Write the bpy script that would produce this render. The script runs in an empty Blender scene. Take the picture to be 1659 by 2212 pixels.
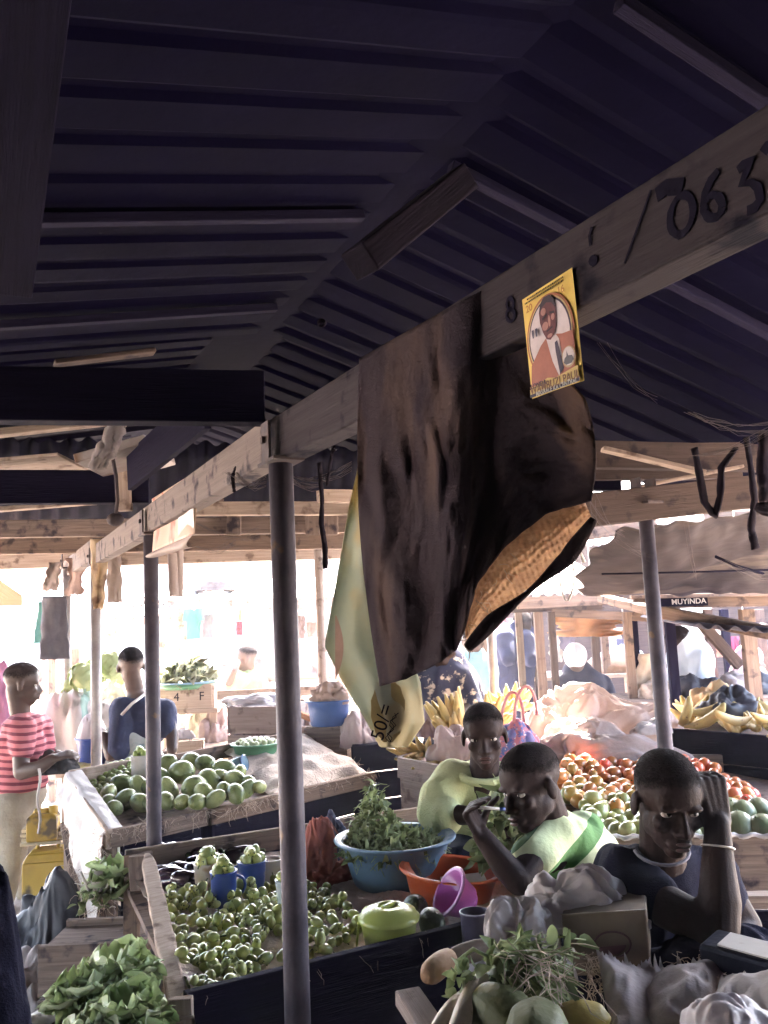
import bpy, bmesh, math, random
import numpy as np
from mathutils import Vector as V, Matrix as M, noise
R_ = math.radians
random.seed(7)
SC = bpy.context.scene
COL = SC.collection
# ------------------------------------------------------------------ camera
FPX, EYE, GZ = 1877.0, 1.55, 0.28          # focal length in px of a 1659x2212 view, eye height, ground height
_u = V((-652.5, 14706, -1877)).normalized()
_f = V((0, 0, -1)); _f = (_f - _f.dot(_u)*_u).normalized()
_x = _f.cross(_u)
ROT = M((_x, _f, _u))
cam = bpy.data.objects.new('camera', bpy.data.cameras.new('camera'))
COL.objects.link(cam)
cam.data.sensor_fit = 'VERTICAL'; cam.data.sensor_height = 36
cam.data.lens = FPX/2212*36
cam.data.clip_start = .02; cam.data.clip_end = 500
cam.matrix_world = M.Translation((0, 0, EYE)) @ ROT.to_4x4()
SC.camera = cam
# ------------------------------------------------------------------ light
SUN_EL, SUN_AZ = R_(54), R_(14)            # the sun stands behind the stalls, a little to the right
w = bpy.data.worlds.new('World'); SC.world = w; w.use_nodes = True
nt = w.node_tree; nt.nodes.clear()
sky = nt.nodes.new('ShaderNodeTexSky'); sky.sky_type = 'NISHITA'; sky.sun_disc = False
sky.sun_elevation = SUN_EL; sky.sun_rotation = SUN_AZ; sky.dust_density = 5; sky.ozone_density = .6
bg = nt.nodes.new('ShaderNodeBackground'); bg.inputs[1].default_value = .15
wo = nt.nodes.new('ShaderNodeOutputWorld')
nt.links.new(sky.outputs[0], bg.inputs[0]); nt.links.new(bg.outputs[0], wo.inputs[0])
sl = bpy.data.lights.new('sun', 'SUN'); sl.energy = 5; sl.angle = R_(.5); sl.color = (1, .93, .83)
so = bpy.data.objects.new('sun', sl); COL.objects.link(so)
so.rotation_euler = V((-math.sin(SUN_AZ)*math.cos(SUN_EL), -math.cos(SUN_AZ)*math.cos(SUN_EL), -math.sin(SUN_EL))).to_track_quat('-Z', 'Y').to_euler()
SC.view_settings.view_transform = 'Standard'; SC.view_settings.look = 'None'
SC.view_settings.gamma = 1; SC.view_settings.exposure = 5.05
SC.cycles.use_denoising = True
SC.cycles.max_bounces = 7; SC.cycles.diffuse_bounces = 5; SC.cycles.glossy_bounces = 3
SC.cycles.transmission_bounces = 4; SC.cycles.transparent_max_bounces = 8
SC.cycles.sample_clamp_indirect = 6; SC.cycles.caustics_reflective = False; SC.cycles.caustics_refractive = False

# ------------------------------------------------------------------ point helpers
def ray(u, v): return ROT @ V(((u-829.5)/FPX, -(v-1106)/FPX, -1))
def P(u, v, Y):                             # the point seen at (u, v) that stands Y metres away
    d = ray(u, v); return d*(Y/d.y)+V((0, 0, EYE))
def G(u, v, z):                             # the point seen at (u, v) at height z
    d = ray(u, v); return d*((z-EYE)/d.z)+V((0, 0, EYE))
def pix(n, Y): return n*Y/FPX
def S(c): return c/12.92 if c <= .04045 else ((c+.055)/1.055)**2.4
# ------------------------------------------------------------------ materials
MATS = {}
def mat(name, c, c2=None, rough=.8, scale=6, lo=.38, hi=.62, bump=.2, bscale=60, metal=0, coord='Object', stretch=(1, 1, 1),
        rand=0, trans=0, sss=0, spec=.5, coat=0, alpha=1, spots=None, sscale=14, slo=.6, crink=0, cscale=9, ssoft=.07):
    if name in MATS: return MATS[name]
    m = bpy.data.materials.new(name); m.use_nodes = True; MATS[name] = m
    t = m.node_tree; N = t.nodes; L = t.links.new
    b = N['Principled BSDF']
    tc = N.new('ShaderNodeTexCoord'); mp = N.new('ShaderNodeMapping'); mp.inputs['Scale'].default_value = stretch
    L(tc.outputs[coord], mp.inputs[0])
    n1 = N.new('ShaderNodeTexNoise'); n1.inputs['Scale'].default_value = scale; n1.inputs['Detail'].default_value = 6
    n1.inputs['Roughness'].default_value = .65
    L(mp.outputs[0], n1.inputs[0])
    rp = N.new('ShaderNodeValToRGB')
    if c2 is None: c2 = tuple(x*.62 for x in c)
    rp.color_ramp.elements[0].position = lo; rp.color_ramp.elements[1].position = hi
    rp.color_ramp.elements[0].color = (*c, 1); rp.color_ramp.elements[1].color = (*c2, 1)
    L(n1.outputs[0], rp.inputs[0]); out = rp.outputs[0]
    if spots:
        n3 = N.new('ShaderNodeTexNoise'); n3.inputs['Scale'].default_value = sscale; n3.inputs['Detail'].default_value = 3
        if coord == 'UV': L(tc.outputs['Object'], n3.inputs[0]); n3.inputs['Scale'].default_value = sscale*3; n3.inputs['Detail'].default_value = 6
        else: L(mp.outputs[0], n3.inputs[0])
        mr = N.new('ShaderNodeMapRange'); mr.inputs[1].default_value = slo; mr.inputs[2].default_value = slo+ssoft
        L(n3.outputs[0], mr.inputs[0])
        mx = N.new('ShaderNodeMix'); mx.data_type = 'RGBA'
        L(mr.outputs[0], mx.inputs[0]); L(out, mx.inputs[6]); mx.inputs[7].default_value = (*spots, 1); out = mx.outputs[2]
    if rand:
        oi = N.new('ShaderNodeObjectInfo'); hs = N.new('ShaderNodeHueSaturation')
        m1 = N.new('ShaderNodeMapRange'); m1.inputs[3].default_value = 1-rand; m1.inputs[4].default_value = 1+rand
        L(oi.outputs['Random'], m1.inputs[0]); L(m1.outputs[0], hs.inputs['Value'])
        m2 = N.new('ShaderNodeMapRange'); m2.inputs[3].default_value = .5+rand*.06; m2.inputs[4].default_value = .5-rand*.06
        L(oi.outputs['Random'], m2.inputs[0]); L(m2.outputs[0], hs.inputs['Hue'])
        L(out, hs.inputs['Color']); out = hs.outputs[0]
    L(out, b.inputs['Base Color'])
    b.inputs['Roughness'].default_value = rough; b.inputs['Metallic'].default_value = metal
    b.inputs['Specular IOR Level'].default_value = spec
    if coat: b.inputs['Coat Weight'].default_value = coat; b.inputs['Coat Roughness'].default_value = .15
    if sss: b.inputs['Subsurface Weight'].default_value = sss; b.inputs['Subsurface Radius'].default_value = (.02, .012, .006)
    if bump:
        n2 = N.new('ShaderNodeTexNoise'); n2.inputs['Scale'].default_value = bscale; n2.inputs['Detail'].default_value = 4
        L(mp.outputs[0], n2.inputs[0])
        bp = N.new('ShaderNodeBump'); bp.inputs['Strength'].default_value = bump; bp.inputs['Distance'].default_value = .01
        L(n2.outputs[0], bp.inputs['Height']); L(bp.outputs[0], b.inputs['Normal'])
        if crink:
            n4 = N.new('ShaderNodeTexNoise'); n4.noise_type = 'RIDGED_MULTIFRACTAL'; n4.inputs['Scale'].default_value = cscale; n4.inputs['Detail'].default_value = 4
            n4.inputs['Distortion'].default_value = .6; L(mp.outputs[0], n4.inputs[0])
            b2 = N.new('ShaderNodeBump'); b2.inputs['Strength'].default_value = crink; b2.inputs['Distance'].default_value = .012
            L(n4.outputs[0], b2.inputs['Height']); L(bp.outputs[0], b2.inputs['Normal']); L(b2.outputs[0], b.inputs['Normal'])
    if trans or alpha < 1:
        o = N['Material Output']; sh = b.outputs[0]
        if trans:
            tr = N.new('ShaderNodeBsdfTranslucent'); L(out, tr.inputs[0]); ms = N.new('ShaderNodeMixShader')
            ms.inputs[0].default_value = trans; L(sh, ms.inputs[1]); L(tr.outputs[0], ms.inputs[2]); sh = ms.outputs[0]
        if alpha < 1:
            tp = N.new('ShaderNodeBsdfTransparent'); ms = N.new('ShaderNodeMixShader')
            ms.inputs[0].default_value = alpha; L(tp.outputs[0], ms.inputs[1]); L(sh, ms.inputs[2]); sh = ms.outputs[0]
        L(sh, o.inputs[0])
    return m
def wood(name, c, c2=None, spots=None, bump=.35, rough=.85, spec=.1):
    return mat(name, c, c2 or tuple(x*.5 for x in c), rough, 2.2, .3, .7, bump, 9, coord='UV', spec=spec, stretch=(1.6, 34, 1), spots=spots, sscale=5, slo=.56, ssoft=.12)
def stripes(name, cols, axis, period, rough=.9, warp=.0, off=0):
    """Cloth in hard bands of the given colours along an axis of the object's own space."""
    m = bpy.data.materials.new(name); m.use_nodes = True
    t = m.node_tree; N = t.nodes; L = t.links.new; b = N['Principled BSDF']
    tc = N.new('ShaderNodeTexCoord'); dp = N.new('ShaderNodeVectorMath'); dp.operation = 'DOT_PRODUCT'
    dp.inputs[1].default_value = V(axis).normalized()/period
    if warp:
        nz = N.new('ShaderNodeTexNoise'); nz.inputs['Scale'].default_value = 9; L(tc.outputs['Object'], nz.inputs[0])
        va = N.new('ShaderNodeVectorMath'); va.operation = 'MULTIPLY_ADD'; L(nz.outputs[1], va.inputs[0])
        va.inputs[1].default_value = (warp,)*3; L(tc.outputs['Object'], va.inputs[2]); L(va.outputs[0], dp.inputs[0])
    else: L(tc.outputs['Object'], dp.inputs[0])
    ad = N.new('ShaderNodeMath'); ad.operation = 'ADD'; ad.inputs[1].default_value = off; L(dp.outputs['Value'], ad.inputs[0])
    fr = N.new('ShaderNodeMath'); fr.operation = 'FRACT'; L(ad.outputs[0], fr.inputs[0])
    rp = N.new('ShaderNodeValToRGB'); rp.color_ramp.interpolation = 'CONSTANT'
    while len(rp.color_ramp.elements) < len(cols): rp.color_ramp.elements.new(.5)
    for e, (p, c) in zip(rp.color_ramp.elements, cols): e.position = p
    for e, (p, c) in zip(rp.color_ramp.elements, cols): e.color = (*c, 1)
    L(fr.outputs[0], rp.inputs[0]); L(rp.outputs[0], b.inputs['Base Color']); b.inputs['Roughness'].default_value = rough
    n2 = N.new('ShaderNodeTexNoise'); n2.inputs['Scale'].default_value = 60; L(tc.outputs['Object'], n2.inputs[0])
    bp = N.new('ShaderNodeBump'); bp.inputs['Strength'].default_value = .25; bp.inputs['Distance'].default_value = .01
    L(n2.outputs[0], bp.inputs['Height']); L(bp.outputs[0], b.inputs['Normal'])
    return m
# ------------------------------------------------------------------ mesh builder
class MB:
    def __init__(s): s.v = []; s.f = []; s.uv = []; s.mi = []; s.m = 0
    def add(s, vs, fs, uvs=None):
        o = len(s.v); s.v += [tuple(p) for p in vs]
        for i, f in enumerate(fs):
            s.f.append(tuple(o+k for k in f)); s.mi.append(s.m)
            s.uv.append(uvs[i] if uvs else [(vs[k][0], vs[k][2]) for k in f])
        return s
    def hexa(s, c, ud=None):               # 8 corners: bottom loop 0-3, top loop 4-7 ; u runs along corner 0 -> 1
        c = [V(p) for p in c]
        fs = [(0, 3, 2, 1), (4, 5, 6, 7), (0, 1, 5, 4), (1, 2, 6, 5), (2, 3, 7, 6), (3, 0, 4, 7)]
        L = (c[1]-c[0]).length; W = (c[3]-c[0]).length; H = (c[4]-c[0]).length
        o = random.random()*9
        uv = [[(o, 0), (o, W), (o+L, W), (o+L, 0)], [(o, W), (o+L, W), (o+L, 2*W), (o, 2*W)], [(o, 2*W), (o+L, 2*W), (o+L, 2*W+H), (o, 2*W+H)],
              [(o, 0), (o+.01, W), (o+.01, W+H), (o, W+H)], [(o, 3*W), (o+L, 3*W), (o+L, 3*W+H), (o, 3*W+H)], [(o, 0), (o+.01, W), (o+.01, W+H), (o, W+H)]]
        return s.add(c, fs, uv)
    def bar(s, p, q, w, h, up=(0, 0, 1), lift=0.):   # beam; p, q lie on its bottom centre line
        p, q = V(p), V(q); d = (q-p).normalized(); u = V(up); r = d.cross(u).normalized(); u = r.cross(d)
        a = [p-r*w/2, q-r*w/2, q+r*w/2, p+r*w/2]; a = [x+u*lift for x in a]
        return s.hexa(a+[x+u*h for x in a])
    def box(s, c, sz, rot=None):
        c = V(c); x, y, z = [k/2 for k in sz]
        pts = [V(k) for k in ((-x, -y, -z), (x, -y, -z), (x, y, -z), (-x, y, -z), (-x, -y, z), (x, -y, z), (x, y, z), (-x, y, z))]
        if sz[1] > sz[0]: pts = [pts[i] for i in (1, 2, 3, 0, 5, 6, 7, 4)]
        if rot is not None: pts = [rot @ k for k in pts]
        return s.hexa([k+c for k in pts])
    def tube(s, pts, rad, n=8, cap=True, flat=1.):
        pts = [V(p) for p in pts]; k = len(pts)
        if not hasattr(rad, '__len__'): rad = [rad]*k
        vs = []; fs = []; d0 = (pts[1]-pts[0]).normalized()
        a = d0.orthogonal().normalized(); uvs = []; ln = 0
        for i, p in enumerate(pts):
            d = (pts[min(i+1, k-1)]-pts[max(i-1, 0)]).normalized()
            a = (a-a.dot(d)*d).normalized(); b = d.cross(a)
            for j in range(n):
                t = 2*math.pi*j/n; vs.append(p+(a*math.cos(t)+b*math.sin(t)*flat)*rad[i])
        for i in range(k-1):
            l2 = ln+(pts[i+1]-pts[i]).length
            for j in range(n):
                j2 = (j+1) % n; fs.append((i*n+j, i*n+j2, (i+1)*n+j2, (i+1)*n+j))
                uvs.append([(ln, j/n*.3), (ln, (j+1)/n*.3), (l2, (j+1)/n*.3), (l2, j/n*.3)])
            ln = l2
        if cap:
            fs.append(tuple(range(n))[::-1]); fs.append(tuple((k-1)*n+j for j in range(n)))
            uvs += [[(0, 0)]*n]*2
        return s.add(vs, fs, uvs)
    def lathe(s, prof, n=24, T=None, close=False, wob=0):
        vs = []; fs = []; k = len(prof)
        for r, z in prof:
            for j in range(n):
                t = 2*math.pi*j/n; q = r*(1+wob*math.sin(3*t)); p = V((q*math.cos(t), q*math.sin(t), z)); vs.append(T @ p if T else p)
        for i in range(k-1):
            for j in range(n):
                j2 = (j+1) % n; fs.append((i*n+j, i*n+j2, (i+1)*n+j2, (i+1)*n+j))
        if close: fs.append(tuple(range(n))[::-1]); fs.append(tuple((k-1)*n+j for j in range(n)))
        return s.add(vs, fs)
    def ell(s, c, r, rot=None, nu=16, nv=10, fn=None):
        if not hasattr(r, '__len__'): r = (r, r, r)
        c = V(c); vs = []; fs = []
        for i in range(nv+1):
            th = math.pi*i/nv
            for j in range(nu):
                ph = 2*math.pi*j/nu; d = V((math.sin(th)*math.cos(ph), math.sin(th)*math.sin(ph), math.cos(th)))
                p = V((d.x*r[0], d.y*r[1], d.z*r[2]))
                if fn: p = p*fn(d)
                vs.append((rot @ p if rot is not None else p)+c)
                if i in (0, nv): break
        def ix(i, j): return 0 if i == 0 else (1+(nv-1)*nu if i == nv else 1+(i-1)*nu+j % nu)
        for i in range(nv):
            for j in range(nu):
                q = [ix(i, j), ix(i+1, j), ix(i+1, j+1), ix(i, j+1)]
                if i == 0: q = q[:3]
                elif i == nv-1: q = [q[0], q[1], q[3]]
                fs.append(tuple(q))
        return s.add(vs, fs)
    def grid(s, nu, nv, fn, wrap=False):
        vs = [fn(i/(nu if wrap else nu-1), j/(nv-1)) for j in range(nv) for i in range(nu)]
        fs = []; uv = []
        for j in range(nv-1):
            for i in range(nu if wrap else nu-1):
                i2 = (i+1) % nu
                fs.append((j*nu+i, j*nu+i2, (j+1)*nu+i2, (j+1)*nu+i))
                a, b, c, d = i/nu, (i+1)/nu, j/nv, (j+1)/nv; uv.append([(a, c), (b, c), (b, d), (a, d)])
        return s.add(vs, fs, uv)
    def obj(s, name, mats, parent=None, smooth=False, bev=0, solid=0, sub=0, loc=None):
        me = bpy.data.meshes.new(name); me.from_pydata(s.v, [], s.f)
        for m in (mats if isinstance(mats, (list, tuple)) else [mats]): me.materials.append(m)
        me.polygons.foreach_set('material_index', s.mi)
        ul = me.uv_layers.new(name='UVMap'); fl = [c for q in s.uv for p in q for c in p]
        ul.data.foreach_set('uv', fl)
        if smooth: me.polygons.foreach_set('use_smooth', [True]*len(s.f))
        me.update()
        o = bpy.data.objects.new(name, me); COL.objects.link(o)
        if solid: md = o.modifiers.new('thick', 'SOLIDIFY'); md.thickness = solid; md.offset = 0
        if bev: md = o.modifiers.new('bev', 'BEVEL'); md.width = bev; md.segments = 2; md.limit_method = 'ANGLE'
        if sub: md = o.modifiers.new('sub', 'SUBSURF'); md.levels = sub; md.render_levels = sub
        if parent is not None:
            o.parent = parent
            o.matrix_parent_inverse = parent.matrix_basis.inverted()
        return o
def tag(o, label, cat, group=None, kind=None):
    o['label'] = label; o['category'] = cat
    if group: o['group'] = group
    if kind: o['kind'] = kind
    return o
def thing(name, label, cat, loc=(0, 0, 0), group=None):
    o = bpy.data.objects.new(name, None); COL.objects.link(o); o.location = loc; o.empty_display_size = .1
    return tag(o, label, cat, group)
def structure(o): o['kind'] = 'structure'; return o
def dup(root, loc=None, rot=None, scale=None, label=None):     # copy a thing with its parts
    r = root.copy(); COL.objects.link(r)
    if loc is not None: r.location = loc
    if rot is not None: r.rotation_euler = rot
    if scale is not None: r.scale = scale if hasattr(scale, '__len__') else (scale,)*3
    if label: r['label'] = label
    for ch in root.children:
        c = ch.copy(); COL.objects.link(c); c.parent = r
        for g in ch.children:
            d = g.copy(); COL.objects.link(d); d.parent = c
    return r
def rz(a): return M.Rotation(a, 3, 'Z')
def nz(p, s, seed=0): return noise.noise(V(p)*s+V((seed*7.1, seed*3.3, seed*5.7)))
def ridge(p, s, seed=0):                    # 0..1 sharp creases
    return 1-abs(noise.noise(V(p)*s+V((seed*7.1, seed*3.3, seed*5.7))))*2
def text(s, size, T, name, m, parent, thick=.0008, bold=0):
    c = bpy.data.curves.new(name, 'FONT'); c.body = s; c.size = size; c.align_x = 'CENTER'; c.align_y = 'CENTER'; c.extrude = thick; c.offset = bold
    o = bpy.data.objects.new(name, c); COL.objects.link(o)
    dg = bpy.context.evaluated_depsgraph_get(); me = bpy.data.meshes.new_from_object(o.evaluated_get(dg))
    bpy.data.objects.remove(o); bpy.data.curves.remove(c)
    me.transform(T); me.materials.clear(); me.materials.append(m); me.name = name
    o = bpy.data.objects.new(name, me); COL.objects.link(o); o.parent = parent
    if parent is not None: o.matrix_parent_inverse = parent.matrix_basis.inverted()
    return o
# ================================================================== colours
W_OLD = wood('old_timber', (.30, .225, .185), (.13, .095, .085), spots=(.05, .04, .05))
W_PALE = wood('pale_timber', (.50, .40, .33), (.30, .22, .18), spots=(.16, .11, .09))
W_DARK = wood('shade_dark_timber', (.0125, .0105, .026), (.007, .006, .015), spec=.04)  # timber in the dark: the navy shade is put into its colour
W_MID = wood('brown_timber', (.25, .175, .135), (.12, .085, .07), spots=(.06, .045, .045))
W_PINK = wood('weathered_board', (.40, .32, .29), (.26, .20, .19), spots=(.14, .10, .10))
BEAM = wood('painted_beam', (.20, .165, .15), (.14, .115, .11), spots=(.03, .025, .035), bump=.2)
BEAMD = wood('shaded_beam', (.058, .050, .056), (.038, .032, .039), spots=(.010, .009, .018), bump=.2, spec=.05)  # near beam length: shade put into a darker copy of the beam colour
W_SHADE = wood('shade_dim_timber', (.022, .017, .028), (.012, .010, .016), spec=.04)  # strut wood darkened in colour in place of falling shade
RBEAM = wood('shaded_brown_beam', (.115, .083, .072), (.07, .05, .046), spots=(.04, .03, .034))  # brown wood darkened in colour to stand in for roof shade
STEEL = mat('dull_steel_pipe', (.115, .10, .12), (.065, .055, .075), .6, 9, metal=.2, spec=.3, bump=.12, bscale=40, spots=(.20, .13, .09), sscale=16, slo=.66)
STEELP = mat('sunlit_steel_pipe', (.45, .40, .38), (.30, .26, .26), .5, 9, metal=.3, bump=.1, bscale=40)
RUST = mat('rusty_iron', (.10, .07, .065), (.05, .04, .05), .8, 14, metal=.3)
ROOF = mat('shade_dark_iron_sheet', (.0018, .0014, .0088), (.0013, .0010, .0064), .85, 3, metal=.0, bump=.25, bscale=14, spec=.02)  # gloom under the roof put into the colour as near-black navy
IRON = mat('corrugated_iron', (.42, .38, .36), (.27, .22, .20), .55, 5, metal=.4, spots=(.22, .13, .09), sscale=4, slo=.55)
INK = mat('black_paint', (.014, .012, .026), (.010, .009, .018), .9, spec=.04)
SOIL = mat('trodden_soil', (.33, .285, .25), (.22, .18, .155), .95, 1.5, bump=.5, bscale=25, spots=(.14, .11, .10), sscale=9, slo=.62)
# ================================================================== ground
g = MB()
def gfn(a, b):
    x, y = -60+120*a, -14+104*b
    return V((x, y, GZ+.02*nz((x, y, 0), .8)))
g.grid(140, 120, gfn)
ground = structure(g.obj('ground', SOIL, smooth=True))
# ================================================================== the shed
shed = thing('market_shed', 'low open market shed with iron roof coloured dark for shade, timber beams and steel pipe posts', 'shed')
DB = V((-math.sin(R_(26)), math.cos(R_(26)), 0))              # the long beam runs this way
DN = V((math.cos(R_(26)), math.sin(R_(26)), 0))               # across it, to the right
POSTS = [P(618, 1400, 1.85), P(328, 1400, 3.12), P(207, 1400, 4.4), P(145, 1350, 5.5)]
def post(x, y, top, r, m, br=True, parent=None):
    b = MB(); b.tube([(x, y, GZ-.05), (x+.002, y, (GZ+top)/2), (x, y, top)], r, 18)
    o = b.obj('post', m, parent or shed, smooth=True, bev=0)
    if br:                                                    # saddle bracket holding the beam
        b = MB(); b.box((x, y, top+.003), (.11, .07, .008), rz(R_(116)))
        for s in (-1, 1): b.box(V((x, y, top+.045))+DN*.032*s, (.006, .05, .09), rz(R_(26)))
        for s in (-1, 1): b.box(V((x, y, top+.03))+DN*.037*s+V((0, 0, .02)), (.012, .014, .014), rz(R_(26)))
        b.obj('bracket', RUST, o, bev=.001)
    return o
BZ = POSTS[0].z*0+1.905
for i, p in enumerate(POSTS):
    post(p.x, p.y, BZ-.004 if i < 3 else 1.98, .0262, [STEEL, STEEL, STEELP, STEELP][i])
# main beam: three lengths with small steps between them
def along(k): return V((POSTS[0].x, POSTS[0].y, BZ))+DB*k
FA, FB = P(594, 994, 1.85), P(1659, 479, .752)            # the near length swings a little away from the row of posts
DBN = V((FA.x-FB.x, FA.y-FB.y, 0)).normalized(); DNN = V((DBN.y, -DBN.x, 0))
FO = V((FA.x, FA.y, BZ))+DNN*.026
def near(k): return FO+DBN*k
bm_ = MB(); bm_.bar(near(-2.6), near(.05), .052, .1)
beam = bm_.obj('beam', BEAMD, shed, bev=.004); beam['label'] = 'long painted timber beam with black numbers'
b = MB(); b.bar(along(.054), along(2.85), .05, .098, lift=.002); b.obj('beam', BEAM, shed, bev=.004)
b = MB(); b.bar(along(2.86), along(6.2), .05, .11, lift=.03); b.obj('beam', BEAM, shed, bev=.004)
# numbers and daubs painted on the face towards the lane
def on_beam(u, v, off=.0275):              # point of the beam's visible face under a pixel
    d = ray(u, v); n = -DNN; o = FO+n*off
    t = (o-V((0, 0, EYE))).dot(n)/d.dot(n); return d*t+V((0, 0, EYE))
def face_T(p, tilt=0):
    xa = -DBN; za = -DNN; ya = za.cross(xa)
    T = M((xa, ya, za)).transposed().to_4x4(); T.translation = p
    return T @ M.Rotation(tilt, 4, 'Z')
def stroke(pts, w, name='painted_number'):
    b = MB(); q = [on_beam(*p) for p in pts]
    up = V((0, 0, 1)); L = []; 
    for i, p in enumerate(q):
        d = (q[min(i+1, len(q)-1)]-q[max(i-1, 0)]).normalized(); s = d.cross(-DNN).normalized()*w*(.75+.5*random.random())/2
        L += [p-s, p+s]
    b.add(L, [(2*i, 2*i+1, 2*i+3, 2*i+2) for i in range(len(q)-1)])
    return b
def oval(cx, cy, rx, ry, rot=0, a0=0, a1=360, n=18):
    o = []
    for i in range(n+1):
        t = R_(a0+(a1-a0)*i/n); x, y = rx*math.cos(t), ry*math.sin(t); c, s = math.cos(R_(rot)), math.sin(R_(rot))
        o.append((cx+x*c-y*s, cy+x*s+y*c))
    return o
for pts, w_ in ((oval(1472, 464, 24, 44, 12), .0088), (oval(1540, 446, 20, 25, 8), .0085), ([(1552, 368), (1536, 388), (1523, 416), (1520, 446)], .0085),
                ([(1594, 368), (1606, 356), (1622, 344), (1612, 372), (1602, 397), (1622, 394), (1637, 404), (1642, 430), (1630, 449), (1614, 456)], .0085), ([(1648, 330), (1656, 318), (1672, 312)], .012),
                (oval(1102, 656, 7, 12, 0), .0055), (oval(1103, 681, 9, 13, 0), .0055), ([(1279, 490), (1273, 510), (1276, 530)], .004), (oval(1281, 563, 5, 6, 0), .008),
                ([(1406, 410), (1392, 452), (1372, 506), (1349, 569)], .0035), ([(1418, 422), (1440, 404), (1462, 400), (1476, 398)], .014), ([(1424, 408), (1448, 416), (1470, 412)], .009)):
    stroke(pts, w_).obj('painted_number', INK, beam, solid=.0006)
# cross beams
def pbar(u1, v1, Y1, u2, v2, Y2, h, w=.05, m=W_OLD, name='cross_beam', parent=None, b=None):
    k = MB(); k.bar(P(u1, v1, Y1), P(u2, v2, Y2), w, h)
    return k.obj(name, m, shed if parent is None else parent, bev=.003)
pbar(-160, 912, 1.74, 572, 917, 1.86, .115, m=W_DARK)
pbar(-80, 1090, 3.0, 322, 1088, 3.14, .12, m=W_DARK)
pbar(-120, 1164, 4.2, 790, 1150, 4.45, .085, m=W_OLD)
pbar(-120, 1200, 5.0, 800, 1184, 5.2, .115, m=W_MID)
pbar(-120, 1234, 5.7, 800, 1205, 5.9, .11, m=W_PALE, name='fascia_board')
pbar(-60, 1110, 3.7, 300, 1082, 3.9, .02, m=W_PALE, name='rafter')
pbar(-60, 950, 2.3, 250, 916, 2.5, .02, m=W_PALE, name='rafter')
pbar(420, 1114, 3.8, 820, 1112, 3.9, .06, m=W_PALE)
pbar(465, 1085, 4.0, 470, 1116, 3.9, .09, m=W_OLD, name='rafter')
pbar(690, 1085, 3.4, 780, 1086, 3.5, .05, m=W_PALE)
for u in (520, 690, 730): pbar(u, 1156, 4.3, u+1, 1100, 4.3, .07, .02, W_OLD, 'batten')
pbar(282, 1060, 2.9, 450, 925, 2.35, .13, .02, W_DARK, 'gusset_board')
pbar(206, 1022, 3.0, 350, 982, 3.0, .03, .4, IRON, 'roof_patch')
pbar(20, 1026, 3.2, 180, 1012, 3.2, .012, .5, W_PALE, 'roof_patch')
pbar(255, 1105, 3.1, 252, 1000, 3.1, .05, .03, W_PALE, 'batten')
# strut from the beam up to the ridge, plus the left rafter
pbar(795, 596, 1.35, 1010, 418, 1.5, .05, .06, W_SHADE, 'strut')
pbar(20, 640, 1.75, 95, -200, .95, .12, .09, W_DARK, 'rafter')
pbar(118, 790, 1.9, 335, 764, 2.0, .010, .04, RBEAM, 'rafter')
# right bay
RP = P(1410, 1300, 2.9)
post(RP.x, RP.y, 1.905, .0245, STEEL)
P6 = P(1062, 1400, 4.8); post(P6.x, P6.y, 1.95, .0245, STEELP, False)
P7 = P(695, 1400, 5.6); post(P7.x, P7.y, 2.1, .03, W_PALE, False)
pbar(1240, 1142, 2.86, 1800, 1078, 2.95, .11, m=RBEAM)
pbar(1200, 1010, 3.3, 1800, 1022, 3.4, .105, m=RBEAM)
pbar(1215, 1040, 3.75, 1600, 1034, 3.8, .16, m=RBEAM)
pbar(1300, 974, 3.0, 1520, 1026, 3.0, .015, m=W_PALE, name='rafter')
pbar(1100, 1190, 5.0, 1420, 1146, 5.0, .09, m=W_MID, name='fascia_board')
pbar(1375, 1056, 3.05, 1600, 1012, 3.15, .012, .05, m=W_PALE, name='rafter')
pbar(1100, 1060, 3.6, 1340, 1060, 3.6, .04, m=W_DARK)
# roof: ribbed iron sheets with open laps between courses
RIDGE = along(0)+DN*.55+V((0, 0, 0))
def roof_pt(k, s):                          # k metres along the beam, s metres to the right of the ridge
    z = 2.86-abs(s)*(.183 if s < 0 else .30)
    p = RIDGE+DB*k+DN*s; return V((p.x, p.y, z))
def sheet(k0, k1, s0, s1, dz=0, name='roof_sheet', pitch=.19, m=ROOF):
    b = MB(); n = max(2, int((k1-k0)/pitch)*8); 
    def fn(a, c):
        k = k0+(k1-k0)*a; s = s0+(s1-s0)*c; ph = (k/pitch) % 1
        h = .013 if ph < .18 else (.013*(1-(ph-.18)/.07) if ph < .25 else (0 if ph < .93 else .013*(ph-.93)/.07))
        p = roof_pt(k, s); p.z += h+dz+.006*nz((k, s, 0), 1.5); return p
    b.grid(n, 10, fn); return b.obj(name, m, shed, solid=.002)
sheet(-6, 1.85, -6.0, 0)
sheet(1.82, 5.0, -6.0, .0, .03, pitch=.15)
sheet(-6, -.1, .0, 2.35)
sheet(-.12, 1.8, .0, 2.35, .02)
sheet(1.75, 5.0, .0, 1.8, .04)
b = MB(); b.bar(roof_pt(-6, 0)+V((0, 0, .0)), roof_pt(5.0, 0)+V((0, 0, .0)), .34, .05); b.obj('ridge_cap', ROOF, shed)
# purlins seen from below, following the slope
for k in (-1.05, .6, 1.45, 2.6, 3.6):
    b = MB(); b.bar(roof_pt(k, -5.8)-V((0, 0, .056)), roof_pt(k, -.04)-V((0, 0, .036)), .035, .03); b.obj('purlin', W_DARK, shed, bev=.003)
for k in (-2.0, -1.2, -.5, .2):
    b = MB(); b.bar(roof_pt(k, .04)-V((0, 0, .056)), roof_pt(k, 2.3)-V((0, 0, .036)), .035, .03); b.obj('purlin', W_DARK, shed, bev=.003)

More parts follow.
